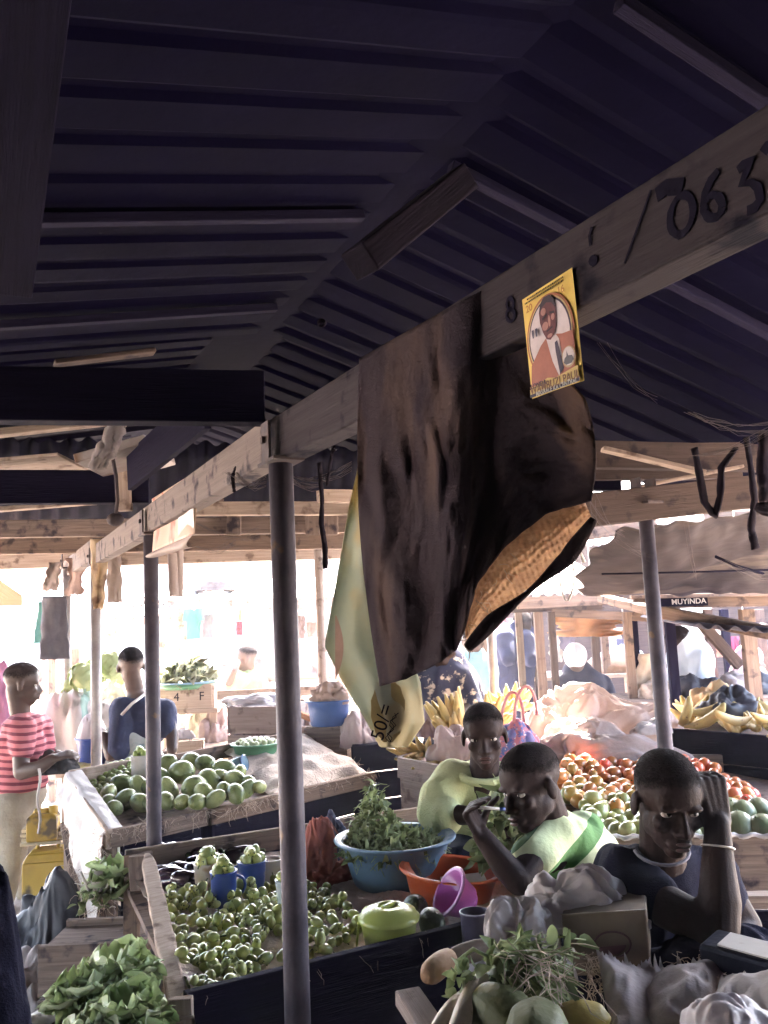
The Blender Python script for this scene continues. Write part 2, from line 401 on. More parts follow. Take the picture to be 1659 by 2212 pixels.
# unseen plank walls added round the viewer to block light
rw = thing('plank_wall', 'unseen dark plank walls added on three sides of the viewer to block light', 'wall', (0, -3.4, GZ))
for j in range(15): b = MB(); b.box((-2.2+.3*j, -3.4+random.uniform(0, .02), 1.55), (.285, .025, 2.5)); b.obj('plank', W_DARK, rw)
for j in range(13): b = MB(); b.box((-2.3+random.uniform(0, .02), -3.2+.3*j, 1.5), (.025, .285, 2.4)); b.obj('plank', W_DARK, rw)
for j in range(16): b = MB(); b.box((2.25+random.uniform(0, .02), -3.2+.3*j, 1.5), (.025, .285, 2.4)); b.obj('plank', W_DARK, rw)
b = MB(); b.bar((-2.2, -3.35, 2.0), (2.2, -3.35, 2.0), .06, .08); b.obj('rail', W_DARK, rw)

# a lower inner roof sheet over the back of the shed
b = MB()
def inner(a, t):
    p = P(-200+1010*a, 935+40*a, 3.55+.5*a).lerp(P(-200+1010*a, 1138, 5.6), t); p.z += .012*math.sin(a*150)+.02*nz((a*4, t*2, 0), 1.4); return p
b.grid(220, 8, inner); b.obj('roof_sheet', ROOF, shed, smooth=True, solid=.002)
# ================================================================== shared produce builders
SACK = mat('jute_sacking', (.60, .50, .43), (.42, .34, .29), .95, 5, bump=.6, bscale=90, spots=(.2, .15, .12), sscale=7, slo=.6)
WSACK = mat('white_woven_plastic', (.62, .58, .56), (.45, .40, .40), .6, 4, bump=.3, bscale=50, crink=.5)
WPLAST = mat('thin_white_plastic', (.66, .62, .62), (.52, .48, .50), .4, 5, bump=.25, bscale=25, trans=.35, crink=.8)
GREYP = mat('dirty_white_plastic', (.58, .52, .51), (.42, .37, .39), .5, 5, bump=.3, bscale=20, trans=.25, crink=.8, cscale=11)
BLACKP = mat('black_plastic', (.022, .022, .032), (.035, .034, .046), .5, 5, bump=.3, bscale=12, crink=.5)
FIB = mat('frayed_fibre', (.55, .44, .36), (.40, .31, .25), .9, 5, bump=0)
def fibres(centres, n, ln, name_mat=FIB, r=.0007, drop=.6, b=None):
    b = b or MB()
    for _ in range(n):
        p = V(random.choice(centres))+V((random.gauss(0, .008), random.gauss(0, .008), random.gauss(0, .004)))
        d = V((random.gauss(0, 1), random.gauss(0, 1), random.gauss(0, .6)-drop)).normalized(); L = ln*random.uniform(.4, 1.3); pts = [p]
        for k in range(4):
            d = (d+V((random.gauss(0, .5), random.gauss(0, .5), random.gauss(-.25, .4)))).normalized(); p = p+d*L/4; pts.append(p)
        b.tube(pts, [r, r, r, r, r*.6], 3, False)
    return b
def line(a, c, n): return [V(a).lerp(V(c), i/(n-1)) for i in range(n)]
def soft(p, s, seed):
    n = nz(p, s, seed); return 1-2*math.sqrt(n*n+.012)
def cloth_heap(c, r, h, seed, nu=90, nv=40, amp=.35, crease=.5, rot=0, squash=1.):
    """A slumped bag or crumpled cloth: a dome with creased, folded sides."""
    b = MB(); c = V(c); Rm = rz(rot)
    def fn(a, t):
        th = 2*math.pi*a; e = math.sin(min(1, t*1.05)*math.pi*.5); q = math.cos(min(1, t*1.02)*math.pi*.5)
        d = V((math.cos(th)*e, math.sin(th)*e, q))
        w3 = V((d.x, d.y, d.z*.45))+V((nz(d, 2, seed+9), nz(d, 2, seed+11), 0))*.35
        k = 1+amp*nz(d, 1.5, seed)+crease*.13*(soft(w3, 2.6, seed+3)-.4)+crease*.05*(soft(w3, 6., seed+5)-.4)
        k += crease*.05*(1-abs(math.sin(th*4.5+2.5*nz(d, 1.7, seed+1))))*e*(1.2-.6*q)*1.1-.03*crease
        p = Rm @ V((d.x*r[0]*k, d.y*r[1]*k, max(0, d.z*h*(k**1.4)*squash)))
        return p+c
    b.grid(nu, nv, fn, wrap=True); return b
def leaf(b, p, d, up, ln, wd, curl=.3, n=5, ruff=0, seed=0):
    d = V(d).normalized(); s = d.cross(V(up)).normalized(); u = s.cross(d); p = V(p)
    cols = 5 if ruff else 3; vs = []
    for i in range(n):
        t = i/(n-1); wv = wd*math.sin(math.pi*(.12+.84*t)**.8)
        m = p+d*ln*t*(1-.15*curl*t)+u*ln*curl*(math.sin(t*1.6)*.5-t*t*.9)
        for j in range(cols):
            x = (j/(cols-1)-.5)*2
            rr = ruff*math.sin(t*17+seed+x*2)*abs(x)*wd if ruff else 0
            vs.append(m+s*x*wv*.5+u*(abs(x)*wv*.22+rr))
    b.add(vs, [(i*cols+j, i*cols+j+1, (i+1)*cols+j+1, (i+1)*cols+j) for i in range(n-1) for j in range(cols-1)])
def rdir(zb=0): return V((random.gauss(0, 1), random.gauss(0, 1), random.gauss(0, 1)+zb)).normalized()
def inpoly(x, y, pl):
    c = False
    for i in range(len(pl)):
        (x1, y1), (x2, y2) = pl[i], pl[i-1]
        if (y1 > y) != (y2 > y) and x < (x2-x1)*(y-y1)/(y2-y1)+x1: c = not c
    return c
def scatter(pl, n, dist, conv, tries=9000):
    us = [p[0] for p in pl]; vs = [p[1] for p in pl]; out = []
    for _ in range(tries):
        u, v = random.uniform(min(us), max(us)), random.uniform(min(vs), max(vs))
        if not inpoly(u, v, pl): continue
        p = conv(u, v)
        if all((p-q[0]).length > dist for q in out): out.append((p, u, v))
        if len(out) >= n: break
    return out
def rrot(): return (random.uniform(0, 6.3), random.uniform(0, 6.3), random.uniform(0, 6.3))
def boards(b, p0, p1, z0, z1, n, w=.02):   # n boards one above the other between two plan points
    h = (z1-z0)/n
    for i in range(n):
        j = random.uniform(-.004, .004)
        b.bar(V((p0[0]+j, p0[1]-j, z0+h*i+.003)), V((p1[0]+j, p1[1]-j, z0+h*i+.003)), w, h-.006)
PROTO = {}
def place(key, make, loc, rot, sc, label, cat, group):
    if key not in PROTO: o = make(); PROTO[key] = o
    else: o = PROTO[key].copy(); COL.objects.link(o)
    o.location = loc; o.rotation_euler = rot; o.scale = sc if hasattr(sc, '__len__') else (sc,)*3
    return tag(o, label, cat, group)
# ------------------------------------------------------------------ fruit
EGG = mat('garden_egg_skin', (.47, .49, .18), (.33, .38, .12), .34, 40, bump=.05, rand=.3, coat=.3)
CALYX = mat('green_calyx', (.09, .13, .045), (.05, .08, .03), .7, 30)
AVO = mat('avocado_skin', (.30, .34, .14), (.19, .235, .085), .35, 18, bump=.25, bscale=130, rand=.25, spots=(.10, .12, .05), sscale=30, slo=.6)
AVOD = mat('dark_avocado_skin', (.075, .10, .06), (.05, .07, .045), .35, 18, bump=.3, bscale=130)
TOM = {'red': mat('ripe_tomato_skin', (.52, .115, .05), (.54, .17, .06), .34, 9, bump=0, rand=.3, coat=.4),
       'orange': mat('orange_tomato_skin', (.58, .24, .065), (.56, .31, .10), .34, 9, bump=0, rand=.3, coat=.4),
       'green': mat('green_tomato_skin', (.40, .38, .15), (.30, .33, .12), .3, 9, bump=0, rand=.2, coat=.3)}
AUB = mat('aubergine_skin', (.02, .012, .025), (.035, .018, .035), .2, 9, bump=0, coat=.5)
MELON = mat('melon_rind', (.28, .28, .15), (.13, .16, .07), .4, 5, lo=.35, hi=.65, bump=.05, stretch=(1.5, 1.5, .25), rand=.2)
BAN = mat('banana_peel', (.55, .40, .15), (.46, .34, .15), .55, 14, bump=.1, rand=.12, spots=(.20, .11, .05), sscale=40, slo=.66)
LIME = mat('lime_skin', (.30, .38, .12), (.22, .30, .08), .35, 20, bump=.1, rand=.25)
def mk_egg():
    b = MB(); b.ell((0, 0, 0), (.0126, .0126, .0168), nu=14, nv=9, fn=lambda d: 1+.05*d.z)
    b.m = 1
    for k in range(5):
        a = k*1.257; b.add([(0, 0, .0168), (.009*math.cos(a-.35), .009*math.sin(a-.35), .0135), (.0125*math.cos(a), .0125*math.sin(a), .0098), (.009*math.cos(a+.35), .009*math.sin(a+.35), .0135)], [(0, 1, 2, 3)])
    b.tube([(0, 0, .0155), (.001, 0, .021), (.004, .001, .025)], [.0022, .0016, .0018], 5)
    return b.obj('garden_egg', [EGG, CALYX], smooth=True)
def mk_avo(m=AVO):
    b = MB(); b.ell((0, 0, 0), (.042, .042, .055), nu=20, nv=14, fn=lambda d: 1-.13*max(0, d.z)**1.2+.03*nz(d, 1.2))
    b.m = 1; b.ell((0, 0, .047), (.004, .004, .004), nu=6, nv=4); return b.obj('avocado', [m, CALYX], smooth=True)
def mk_tom(kind):
    b = MB(); b.ell((0, 0, 0), (.028, .028, .0265), nu=18, nv=12, fn=lambda d: 1-.10*max(0, d.z)**8-.02*abs(math.sin(2.5*math.atan2(d.y, d.x)))*max(0, d.z))
    b.m = 1; b.ell((0, 0, .0238), (.0045, .0045, .0015), nu=6, nv=3); return b.obj('tomato', [TOM[kind], CALYX], smooth=True)
def mk_aub():
    b = MB(); b.tube([(0, 0, -.075), (0, 0, -.068), (.001, 0, -.05), (.004, 0, -.02), (.004, 0, .02), (0, 0, .05), (-.004, 0, .07), (-.006, 0, .078)], [.004, .017, .028, .0325, .029, .022, .015, .006], 16)
    b.m = 1; b.tube([(-.003, 0, .062), (-.006, 0, .079), (-.010, 0, .10)], [.018, .010, .005], 8); return b.obj('aubergine', [AUB, CALYX], smooth=True)
def mk_lime():
    b = MB(); b.ell((0, 0, 0), (.015, .015, .0175), nu=12, nv=9); return b.obj('lime', LIME, smooth=True)
def mk_melon():
    b = MB(); b.ell((0, 0, 0), (.072, .072, .078), nu=24, nv=14, fn=lambda d: 1+.012*math.cos(9*math.atan2(d.y, d.x))); b.m = 1
    b.tube([(0, 0, .076), (.002, 0, .085)], .004, 6); return b.obj('melon', [MELON, CALYX], smooth=True)
# ------------------------------------------------------------------ front stall
FL, FRt, BR_, BL = V((-.464, 1.938, 0)), V((.42, 2.43, 0)), V((.10, 3.42, 0)), V((-.893, 2.948, 0))
fs = thing('produce_stall', 'low front stall tray with a dark front board, full of garden eggs and basins', 'stall', (0, 2.6, GZ))
ZT = .735
b = MB(); b.bar(FL+V((0, 0, .50)), FRt+V((0, 0, .50)), .024, .30); b.obj('front_board', W_DARK, fs, bev=.003)
b = MB(); b.bar(BL+V((-.0, 0, .78)), BR_+V((0, 0, .78)), .022, .072); b.bar(BL+V((.01, .0, .70)), BR_+V((.01, 0, .70)), .022, .072); b.obj('back_board', W_MID, fs, bev=.003)
b = MB(); b.bar(FRt+V((0, .015, .6)), BR_+V((0, -.015, .6)), .022, .2); b.obj('end_board', W_DARK, fs, bev=.003)
b = MB(); b.hexa([FL+V((.01, .01, ZT-.02)), FRt+V((-.01, .012, ZT-.02)), BR_+V((0, -.012, ZT-.02)), BL+V((.01, -.012, ZT-.02)), FL+V((.01, .01, ZT)), FRt+V((-.01, .012, ZT)), BR_+V((0, -.012, ZT)), BL+V((.01, -.012, ZT))]); b.obj('tray_floor', W_OLD, fs)
# the pale splintered plank along the left side
b = MB(); pa, pb = P(322, 1880, 2.86), P(402, 2260, 1.9); n = 26
def plank(a, t):
    k = pa.lerp(pb, t); e = .023*(1+.25*nz((t*9, a, 1), 1))*(1 if t > .06 else .35+t*11)
    dd = (pb-pa).normalized(); s = dd.cross(V((0, -.35, 1))).normalized(); up = s.cross(dd)
    th = 2*math.pi*a; x, y = math.cos(th), math.sin(th); q = .78; x = math.copysign(abs(x)**.35, x); y = math.copysign(abs(y)**.35, y)
    return k+s*x*e+up*(y*.014*(1+.25*nz((t*14, a*2, 4), 1))+.04)
b.grid(16, n, plank, wrap=True); b.obj('side_plank', W_PALE, fs, smooth=False)
b = MB(); b.bar(P(400, 2330, 1.93), P(392, 2150, 1.93), .05, .02, up=(0, -1, 0)); b.obj('leg', W_PALE, fs, bev=.002)
for (x, y) in ((-.88, 2.93), (-.70, 2.4), (.40, 2.47), (.08, 3.38)):
    b = MB(); b.bar((x, y, GZ), (x+.01, y, .84 if y > 2.8 and x < 0 else .7), .045, .04, up=(0, 1, 0)); b.obj('leg', W_MID, fs, bev=.003)
b = MB(); b.bar(P(300, 1925, 2.9), P(296, 1850, 2.9), .06, .02, up=(0, 1, 0)); b.bar(P(285, 1868, 2.93), P(330, 1858, 2.96), .02, .03); b.obj('corner_block', W_OLD, fs, bev=.003)
def tray(a, t): return FL.lerp(FRt, a).lerp(BL.lerp(BR_, a), t)
b = MB()
def sk(a, t):
    p = tray(.02+.96*a, .02+.95*t); e = min(a, 1-a, t, 1-t)
    p.z = ZT+.012+.02*ridge(p, 6, 2)*.6+.018*nz(p, 11, 4)+.03*max(0, .06-e)/.06; return p
b.grid(70, 60, sk); sc_ = tag(b.obj('sacking', SACK, smooth=True), 'crumpled tan sacking lining the front stall tray', 'cloth')
tag(fibres([tray(random.uniform(.25, .7), random.uniform(.2, .75))+V((0, 0, ZT+.03)) for _ in range(40)]+[tray(a*.05, .005)+V((0, 0, .79)) for a in range(20)], 170, .05, r=.0006, drop=0).obj('straw', FIB), 'loose straw and fibres scattered over the sacking in front stall', 'straw', kind='stuff')
# garden eggs: a heap of single fruit
def vs_(a, b):
    k = random.uniform(a, b); return (k*random.uniform(.9, 1.1), k*random.uniform(.9, 1.1), k*random.uniform(.88, 1.15))
heap = [(348, 1965), (352, 1925), (430, 1885), (560, 1915), (690, 1905), (780, 1965), (770, 2012), (690, 2062), (620, 2075), (520, 2112), (430, 2160), (398, 2130)]
def hz(u, v):
    p = G(u, v, .76); h = .028*max(0, nz(p, 7, 1)+.55)+.012*random.random()
    return G(u, v, .757+h)
eggs = scatter(heap, 246, .0182, hz)
for p, u, v in eggs:
    place('egg', mk_egg, p, rrot(), vs_(.8, 1.22), 'small green garden egg heaped loose in the front stall tray', 'garden egg', 'garden eggs heaped in the front tray')
for p, u, v in eggs[::4][:52]:
    place('egg', mk_egg, p+V((random.uniform(-.01, .01), random.uniform(-.01, .01), .019)), rrot(), vs_(.8, 1.18), 'small green garden egg heaped loose in the front stall tray', 'garden egg', 'garden eggs heaped in the front tray')
# aubergines
for i in range(17):
    u = 322+random.random()*120 if i < 12 else 440+random.random()*90; v = random.uniform(1838, 1905) if i < 12 else random.uniform(1830, 1858)
    a = random.uniform(-.5, .5)
    place('aub', mk_aub, G(u, v, .79+.02*random.random()), (R_(90)+random.uniform(-.2, .2), 0, R_(60)+a), random.uniform(.75, .95), 'glossy dark purple aubergine at the back left of front tray', 'aubergine', 'aubergines in the front tray')
# mugs and tubs
BLUE = mat('blue_enamel_plastic', (.035, .075, .30), (.03, .06, .24), .35, 5, bump=.03, spots=(.12, .14, .25), sscale=26, slo=.68)
WHT = mat('scuffed_white_plastic', (.62, .57, .52), (.50, .44, .39), .4, 5, bump=.05, spots=(.35, .22, .14), sscale=12, slo=.62)
CLEAR = mat('clear_printed_plastic', (.55, .62, .68), (.48, .55, .62), .15, 4, bump=0, trans=.4, alpha=.8, spots=(.25, .42, .30), sscale=20, slo=.58)
LBLUE = mat('pale_blue_plastic', (.30, .45, .60), (.25, .38, .52), .35, 5, bump=.03)
def mug(name, u, vb, vt, wpx, m, label, cat, hand=0, taper=.9, z=.765, T=None, lip=True):
    c = G(u, vb, z); r = pix(wpx/2, c.y); h = pix((vb-vt)*1.08, c.y)
    t = thing(name, label, cat, c)
    b = MB(); Tm = M.Translation(c)
    pr = [(0, .002), (r*taper, 0), (r*(taper+1)/2, h*.5), (r, h-.006)]+([(r*1.05, h-.004), (r*1.05, h)] if lip else [(r, h)])+[(r*.94, h), (r*.88*(taper+1)/2, h*.5), (r*taper*.9, .006), (0, .005)]
    b.lathe(pr, 28, Tm); b.obj('cup', m, t, smooth=True)
    if hand:
        a0 = hand; b = MB(); dx = V((math.cos(a0), math.sin(a0), 0)); pts = []
        for k in range(9):
            q = math.pi*(k/8-.5); pts.append(c+dx*(r*.95+h*.30*math.cos(q))+V((0, 0, h*.5+h*.30*math.sin(q))))
        b.tube(pts, .0042, 8); b.obj('handle', m, t, smooth=True)
    return c, r, h
def fill(c, r, h, n, lab, grp, k='egg', mk=mk_egg, cat='garden egg', sc=1.15):
    for i in range(n):
        a = i*2.4; rr = r*.62*math.sqrt(i/n) if i else 0
        lvl = 0 if i > n*.35 else .022
        place(k, mk, c+V((rr*math.cos(a), rr*math.sin(a), h-.006+lvl*sc+(.012 if i > n*.35 else .006))), rrot(), sc*random.uniform(.9, 1.1), lab, cat, grp)
q = mug('tub', 448, 1930, 1872, 54, WHT, 'dirty white tub of garden eggs behind the nearer blue mug', 'tub', taper=.84); fill(*q, 9, 'green garden egg piled in the white tub', 'garden eggs in the white tub', sc=1.3)
q = mug('mug', 484, 1956, 1892, 54, BLUE, 'blue mug of garden eggs nearest the white tub', 'mug', hand=.5); fill(*q, 8, 'green garden egg piled in the blue mug by the tub', 'garden eggs in the nearer blue mug', sc=1.2)
q = mug('mug', 545, 1922, 1868, 58, BLUE, 'blue mug of garden eggs standing farther back, beside the thick steel post', 'mug', hand=2.9); fill(*q, 9, 'green garden egg piled in the blue mug beside the steel post', 'garden eggs in the farther blue mug', sc=1.15)
mug('mug', 588, 1905, 1862, 44, WHT, 'white mug half hidden behind the thick steel post', 'mug', hand=2.6)
q = mug('cup', 630, 1992, 1912, 62, CLEAR, 'clear printed plastic cup behind the thick steel post', 'cup', taper=.82); fill(*q, 6, 'green garden egg in the clear plastic cup', 'garden eggs in the clear cup', sc=1.1)
# lidded pot, bowls, basins
LIMEP = mat('lime_green_plastic', (.52, .58, .16), (.46, .52, .13), .3, 4, bump=.02)
ORANGE = mat('orange_plastic', (.60, .105, .03), (.52, .09, .03), .35, 5, bump=.03, spots=(.55, .17, .10), sscale=8, slo=.66)
MAG = mat('magenta_plastic', (.50, .12, .44), (.45, .10, .40), .28, 4, bump=.02)
BBLUE = mat('faded_blue_plastic', (.13, .22, .33), (.10, .17, .27), .5, 6, bump=.06, spots=(.20, .27, .36), sscale=9, slo=.6)
PURP = mat('dark_violet_plastic', (.09, .075, .13), (.07, .06, .10), .4, 5)
c = G(842, 2036, .752); r = pix(58, c.y); t = thing('pot', 'lime green plastic pot with lid and bail handle in front tray', 'pot', c); T = M.Translation(c)
b = MB(); b.lathe([(0, 0), (r*.88, 0), (r*.95, .03), (r, .055), (r*1.06, .057), (r*1.06, .062), (r*.97, .062), (r*.9, .03), (0, .01)], 36, T); b.obj('body', LIMEP, t, smooth=True)
b = MB(); b.lathe([(r*1.09, .055), (r*1.1, .064), (r*1.02, .068), (r*.95, .078), (r*.6, .088), (r*.40, .090), (r*.36, .083), (r*.2, .081), (0, .081)], 36, T); lid = b.obj('lid', LIMEP, t, smooth=True)
b = MB(); b.box(c+V((0, 0, .088)), (r*.72, .010, .012), rz(.9)); b.obj('knob', LIMEP, lid, bev=.003)
b = MB(); b.tube([c+V((-r*1.07, 0, .05))+V((-.006*math.sin(k/8*3.14), -.05*k/8, -.045*math.sin(k/8*3.14))) for k in range(9)], .003, 6); b.obj('handle', LIMEP, t, smooth=True)
def basin(name, label, c, r, h, m, base=.8, tilt=None, parent=None, lip=.07, n=40):
    t = thing(name, label, 'basin', c); T = M.Translation(c) @ (tilt or M.Identity(4))
    b = MB(); b.lathe([(0, .004), (r*base*.96, 0), (r*base, .006), (r*(base+1)/2, h*.55), (r*.97, h-.008), (r*(1+lip), h-.006), (r*(1.01+lip), h), (r*(1+lip), h+.004), (r*.96, h), (r*(base+.93)/2, h*.5), (r*base*.9, .012), (0, .009)], n, T)
    b.obj('bowl', m, t, smooth=True)
    b = MB(); b.tube([T @ V((r*(1+lip)*math.cos(k*math.pi/24), r*(1+lip)*math.sin(k*math.pi/24), h)) for k in range(49)], .0045, 8); b.obj('rim', m, t, smooth=True)
    return t
cb = G(857, 1905, .748); rb = pix(116, cb.y)
basin('basin', 'faded blue basin heaped with leafy greens', cb, rb, .135, BBLUE, .76)
cc = G(972, 1946, .748); ro = pix(98, cc.y)
basin('basin', 'orange plastic basin with white paper inside', cc, ro, .088, ORANGE, .82, tilt=M.Rotation(R_(5), 4, 'Y'))
b = MB(); b.box(cc+V((.045, .01, .045)), (.13, .075, .012), M.Rotation(.25, 3, 'X') @ rz(.12)); b.box(cc+V((-.06, -.03, .016)), (.02, .012, .006), rz(.8))
tag(b.obj('paper', mat('white_paper', (.70, .66, .64), (.6, .55, .54), .8, 8), bev=.002), 'folded white paper lying in the orange basin', 'paper')
cm = G(992, 1985, .76); T = M.Translation(cm+V((0, 0, .055))) @ M.Rotation(R_(26), 4, 'X') @ M.Rotation(R_(-52), 4, 'Y'); rm = .060
t = thing('bowl', 'magenta plastic bowl tipped on its side against the orange basin', 'bowl', cm)
b = MB(); b.lathe([(0, -.035), (rm*.55, -.035), (rm*.7, -.03), (rm*.98, .028), (rm*1.08, .030), (rm*1.08, .034), (rm*.96, .034), (rm*.66, -.024), (0, -.03)], 32, T); b.obj('body', MAG, t, smooth=True)
b = MB(); b.lathe([(rm*.5, -.035), (rm*.5, -.043), (rm*.46, -.043), (rm*.46, -.035)], 28, T); b.obj('foot', MAG, t, smooth=True)
b = MB(); b.tube([T @ V((rm*1.09*math.cos(k*.2), rm*1.09*math.sin(k*.2), .031)) for k in range(33)], .0042, 8); b.obj('rim', mat('pale_magenta', (.62, .26, .56), None, .3), t, smooth=True)
q = mug('mug', 1028, 2040, 1980, 58, PURP, 'dark violet mug beside the magenta bowl', 'mug', taper=.95, z=.76)
for i, (u, v, s, lb) in enumerate(((897, 1962, .85, 'dark green avocado behind the lime green pot'), (934, 1996, .8, 'dark green avocado on the right of lime green pot'))):
    o = mk_avo(AVOD); o.location = G(u, v, .785); o.rotation_euler = (1.2+i, .3, .6*i); o.scale = (s,)*3; tag(o, lb, 'avocado', 'dark avocados by the pot')
o = mk_lime(); o.data.materials[0] = mat('yellow_fruit_skin', (.60, .42, .10), (.55, .38, .08), .4, 9); o.location = G(808, 1916, .762); o.scale = (1.05,)*3; tag(o, 'small yellow fruit lying in front of the blue basin', 'fruit')
# leafy greens
GRN = mat('leaf_green', (.17, .205, .09), (.10, .135, .06), .55, 6, bump=.1, trans=.3)
GRNL = mat('pale_leaf_green', (.31, .35, .17), (.20, .25, .11), .5, 7, bump=.1, trans=.3)
STEM = mat('pale_stem', (.30, .36, .16), (.24, .28, .12), .6, 8)
def greens(c, r, n, peak, ll=.05, mats=(GRN, GRNL, STEM), peakw=.35, name='greens', zb=0):
    b = MB(); c = V(c)
    for i in range(n):
        a = random.uniform(0, 6.283); rr = r*math.sqrt(random.random()); p = V((rr*math.cos(a), rr*math.sin(a), 0))
        top = .05*(1-(rr/r)**2)+peak[2]*math.exp(-((p.x-peak[0])**2+(p.y-peak[1])**2)/(r*peakw)**2)
        p.z = top*random.uniform(.55, 1.05)+zb; b.m = 0 if random.random() < .58 else 1
        leaf(b, c+p, rdir(.25), rdir(1.5), ll*random.uniform(.5, 1.15), ll*random.uniform(.3, .6), random.uniform(-.3, .7))
        if i % 3 == 0:
            b.m = 2; d = rdir(.3); b.tube([c+p, c+p+d*ll*.6, c+p+d*ll*1.2+V((0, 0, -.01))], [.0016, .0014, .001], 4, False)
    return b
tag(greens(cb+V((-.01, 0, .10)), rb*.9, 1300, (-.055, .07, .155), ll=.037, mats=(GRN, GRNL, STEM)).obj('greens', [GRN, GRNL, STEM], smooth=True), 'heap of wilted dark green leaves in the faded blue basin', 'greens')
# red cloth bag
RED = mat('faded_red_cloth', (.36, .105, .085), (.24, .07, .06), .9, 6, bump=.5, bscale=70)
b = cloth_heap(G(690, 1902, .75), (.055, .06), .19, 21, amp=.25, crease=.4); b.m = 0
b2 = cloth_heap(G(715, 1905, .75), (.085, .05), .055, 24, amp=.5, crease=1.5, rot=.4)
o = b.obj('cloth_bag', RED, smooth=True); tag(o, 'faded red cloth bundle standing between steel post and blue basin', 'cloth')
b2.obj('loose_flap', RED, o, smooth=True)
b = cloth_heap(G(726, 1872, .76), (.05, .05), .17, 27, amp=.25, crease=.5)
tag(b.obj('cloth', stripes('striped_cloth', [(0, (.12, .13, .22)), (.25, (.35, .33, .38)), (.4, (.10, .10, .16)), (.6, (.25, .12, .12)), (.75, (.05, .05, .09))], (1, .3, .8), .05, warp=.03), smooth=True), 'dark striped cloth slumped beside the blue basin', 'cloth')
# ------------------------------------------------------------------ avocado stall
A0, A1, A2, A3 = G(235, 1798, .84), G(806, 1668, .86), G(640, 1585, .97), G(150, 1672, .97)
at_ = thing('produce_stall', 'avocado stall table of rough boards with fibre fringed edges', 'stall', (A0.x, A0.y, GZ))
b = MB(); b.hexa([A0-V((0, 0, .06)), A1-V((0, 0, .06)), A2-V((0, 0, .1)), A3-V((0, 0, .1)), A0-V((0, 0, .035)), A1-V((0, 0, .035)), A2-V((0, 0, .075)), A3-V((0, 0, .075))]); b.obj('table_top', W_OLD, at_)
am = A0.lerp(A1, .31)
b = MB(); b.bar(A0-V((0, 0, .05)), am-V((0, 0, .05)), .025, .055); b.obj('rim_board', W_OLD, at_, bev=.003)
b = MB(); b.bar(am+V((.012, .012, -.06)), A1-V((0, 0, .06)), .03, .062); b.obj('rim_board', W_MID, at_, bev=.003)
b = MB(); b.bar(A3-V((0, 0, .06)), A3.lerp(A2, .35)-V((0, 0, .06)), .022, .075); b.obj('rim_board', W_PALE, at_, bev=.003)
b = MB(); b.bar(A3.lerp(A2, .38)-V((0, 0, .06)), A2-V((0, 0, .05)), .022, .065); b.obj('rim_board', W_MID, at_, bev=.003)
b = MB(); b.bar(A3-V((0, 0, .07)), A0-V((0, 0, .06)), .022, .07); b.obj('rim_board', W_PALE, at_, bev=.003)
b = MB(); boards(b, (A0.x+.03, A0.y+.05), (A1.x, A1.y+.06), .42, .815, 3); b.obj('front_boards', W_DARK, at_, bev=.003)
for p, w_ in ((A0.lerp(A3, .04), W_OLD), (A3, W_PALE), (am, W_DARK), (A1, W_DARK), (A2, W_OLD)):
    b = MB(); b.bar((p.x, p.y, GZ), (p.x, p.y, p.z-.06), .05, .045, up=(0, 1, 0)); b.obj('leg', w_, at_, bev=.003)
b = MB(); b.bar((A0.x-.10, A0.y+.15, GZ), (A0.x-.32, A0.y+.42, .8), .04, .03, up=(0, 1, 0)); b.obj('brace', W_OLD, at_, bev=.003)
# white sack hung over its left side
b = MB()
def ws(a, t):
    p = A0.lerp(A3, a*1.0); n = V((-.86, -.5, 0))
    L = .30*(1-a)**1.2+.09+.03*nz((a*7, 0, 0), 1)
    if t < .25: q = p-n*.05*(1-t*4)+V((0, 0, .012+.006*nz((a*9, t*9, 1), 1)))
    else:
        s = (t-.25)/.75; q = p+n*(.016+.035*s+.02*nz((a*6, s*2, 3), 1.2))+V((0, 0, .012-L*s))
    return q
b.grid(34, 22, ws); b = b.obj('sack', WSACK, smooth=True); tag(b, 'white woven sack draped over the left side of avocado stall', 'sack')
ed = [A0.lerp(A3, a/30)+V((-.86, -.5, 0))*.05+V((0, 0, -.30*(1-a/30)**1.2-.06)) for a in range(22)]
fb = fibres(ed, 120, .09, r=.0009); fibres(line(A0+V((0, -.015, 0)), am+V((0, -.015, 0)), 14), 120, .06, b=fb, r=.0009); fibres(line(am+V((.1, 0, 0)), am.lerp(A1, .5), 10), 90, .055, b=fb, r=.0009)
fibres([A0+V((-.02, -.03, -.05*k)) for k in range(7)], 90, .08, b=fb, r=.0009)
tag(fb.obj('fibres', FIB), 'frayed pale sack fibres hanging from the avocado stall edges', 'fibres', kind='stuff')
AV = [(266, 1693, 22), (272, 1727, 23), (302, 1701, 22), (304, 1735, 20), (232, 1720, 19), (236, 1733, 18), (246, 1746, 18), (360, 1649, 20), (346, 1677, 18), (366, 1706, 21), (360, 1731, 18), (394, 1668, 26), (412, 1645, 22), (420, 1702, 27), (392, 1733, 16), (428, 1732, 18),
      (446, 1651, 20), (452, 1685, 24), (466, 1725, 18), (482, 1659, 19), (477, 1679, 17), (506, 1684, 21), (484, 1708, 18), (510, 1716, 21), (532, 1706, 17), (539, 1690, 14), (560, 1700, 15), (518, 1667, 14), (330, 1700, 20), (328, 1735, 18), (338, 1652, 18), (312, 1668, 19), (440, 1712, 20)]
for u, v, r in AV:
    p = G(u, v, .868+(1745-v)/100*.10); s = pix(r, p.y)/.045
    place('avo', mk_avo, p, (random.uniform(.7, 2.4), random.uniform(-.4, .4), random.uniform(0, 6.3)), (s*random.uniform(.92, 1.06), s*random.uniform(.92, 1.06), s*random.uniform(1.02, 1.32)), 'large green avocado in the pile on the avocado stall', 'avocado', 'avocados piled on the stall')
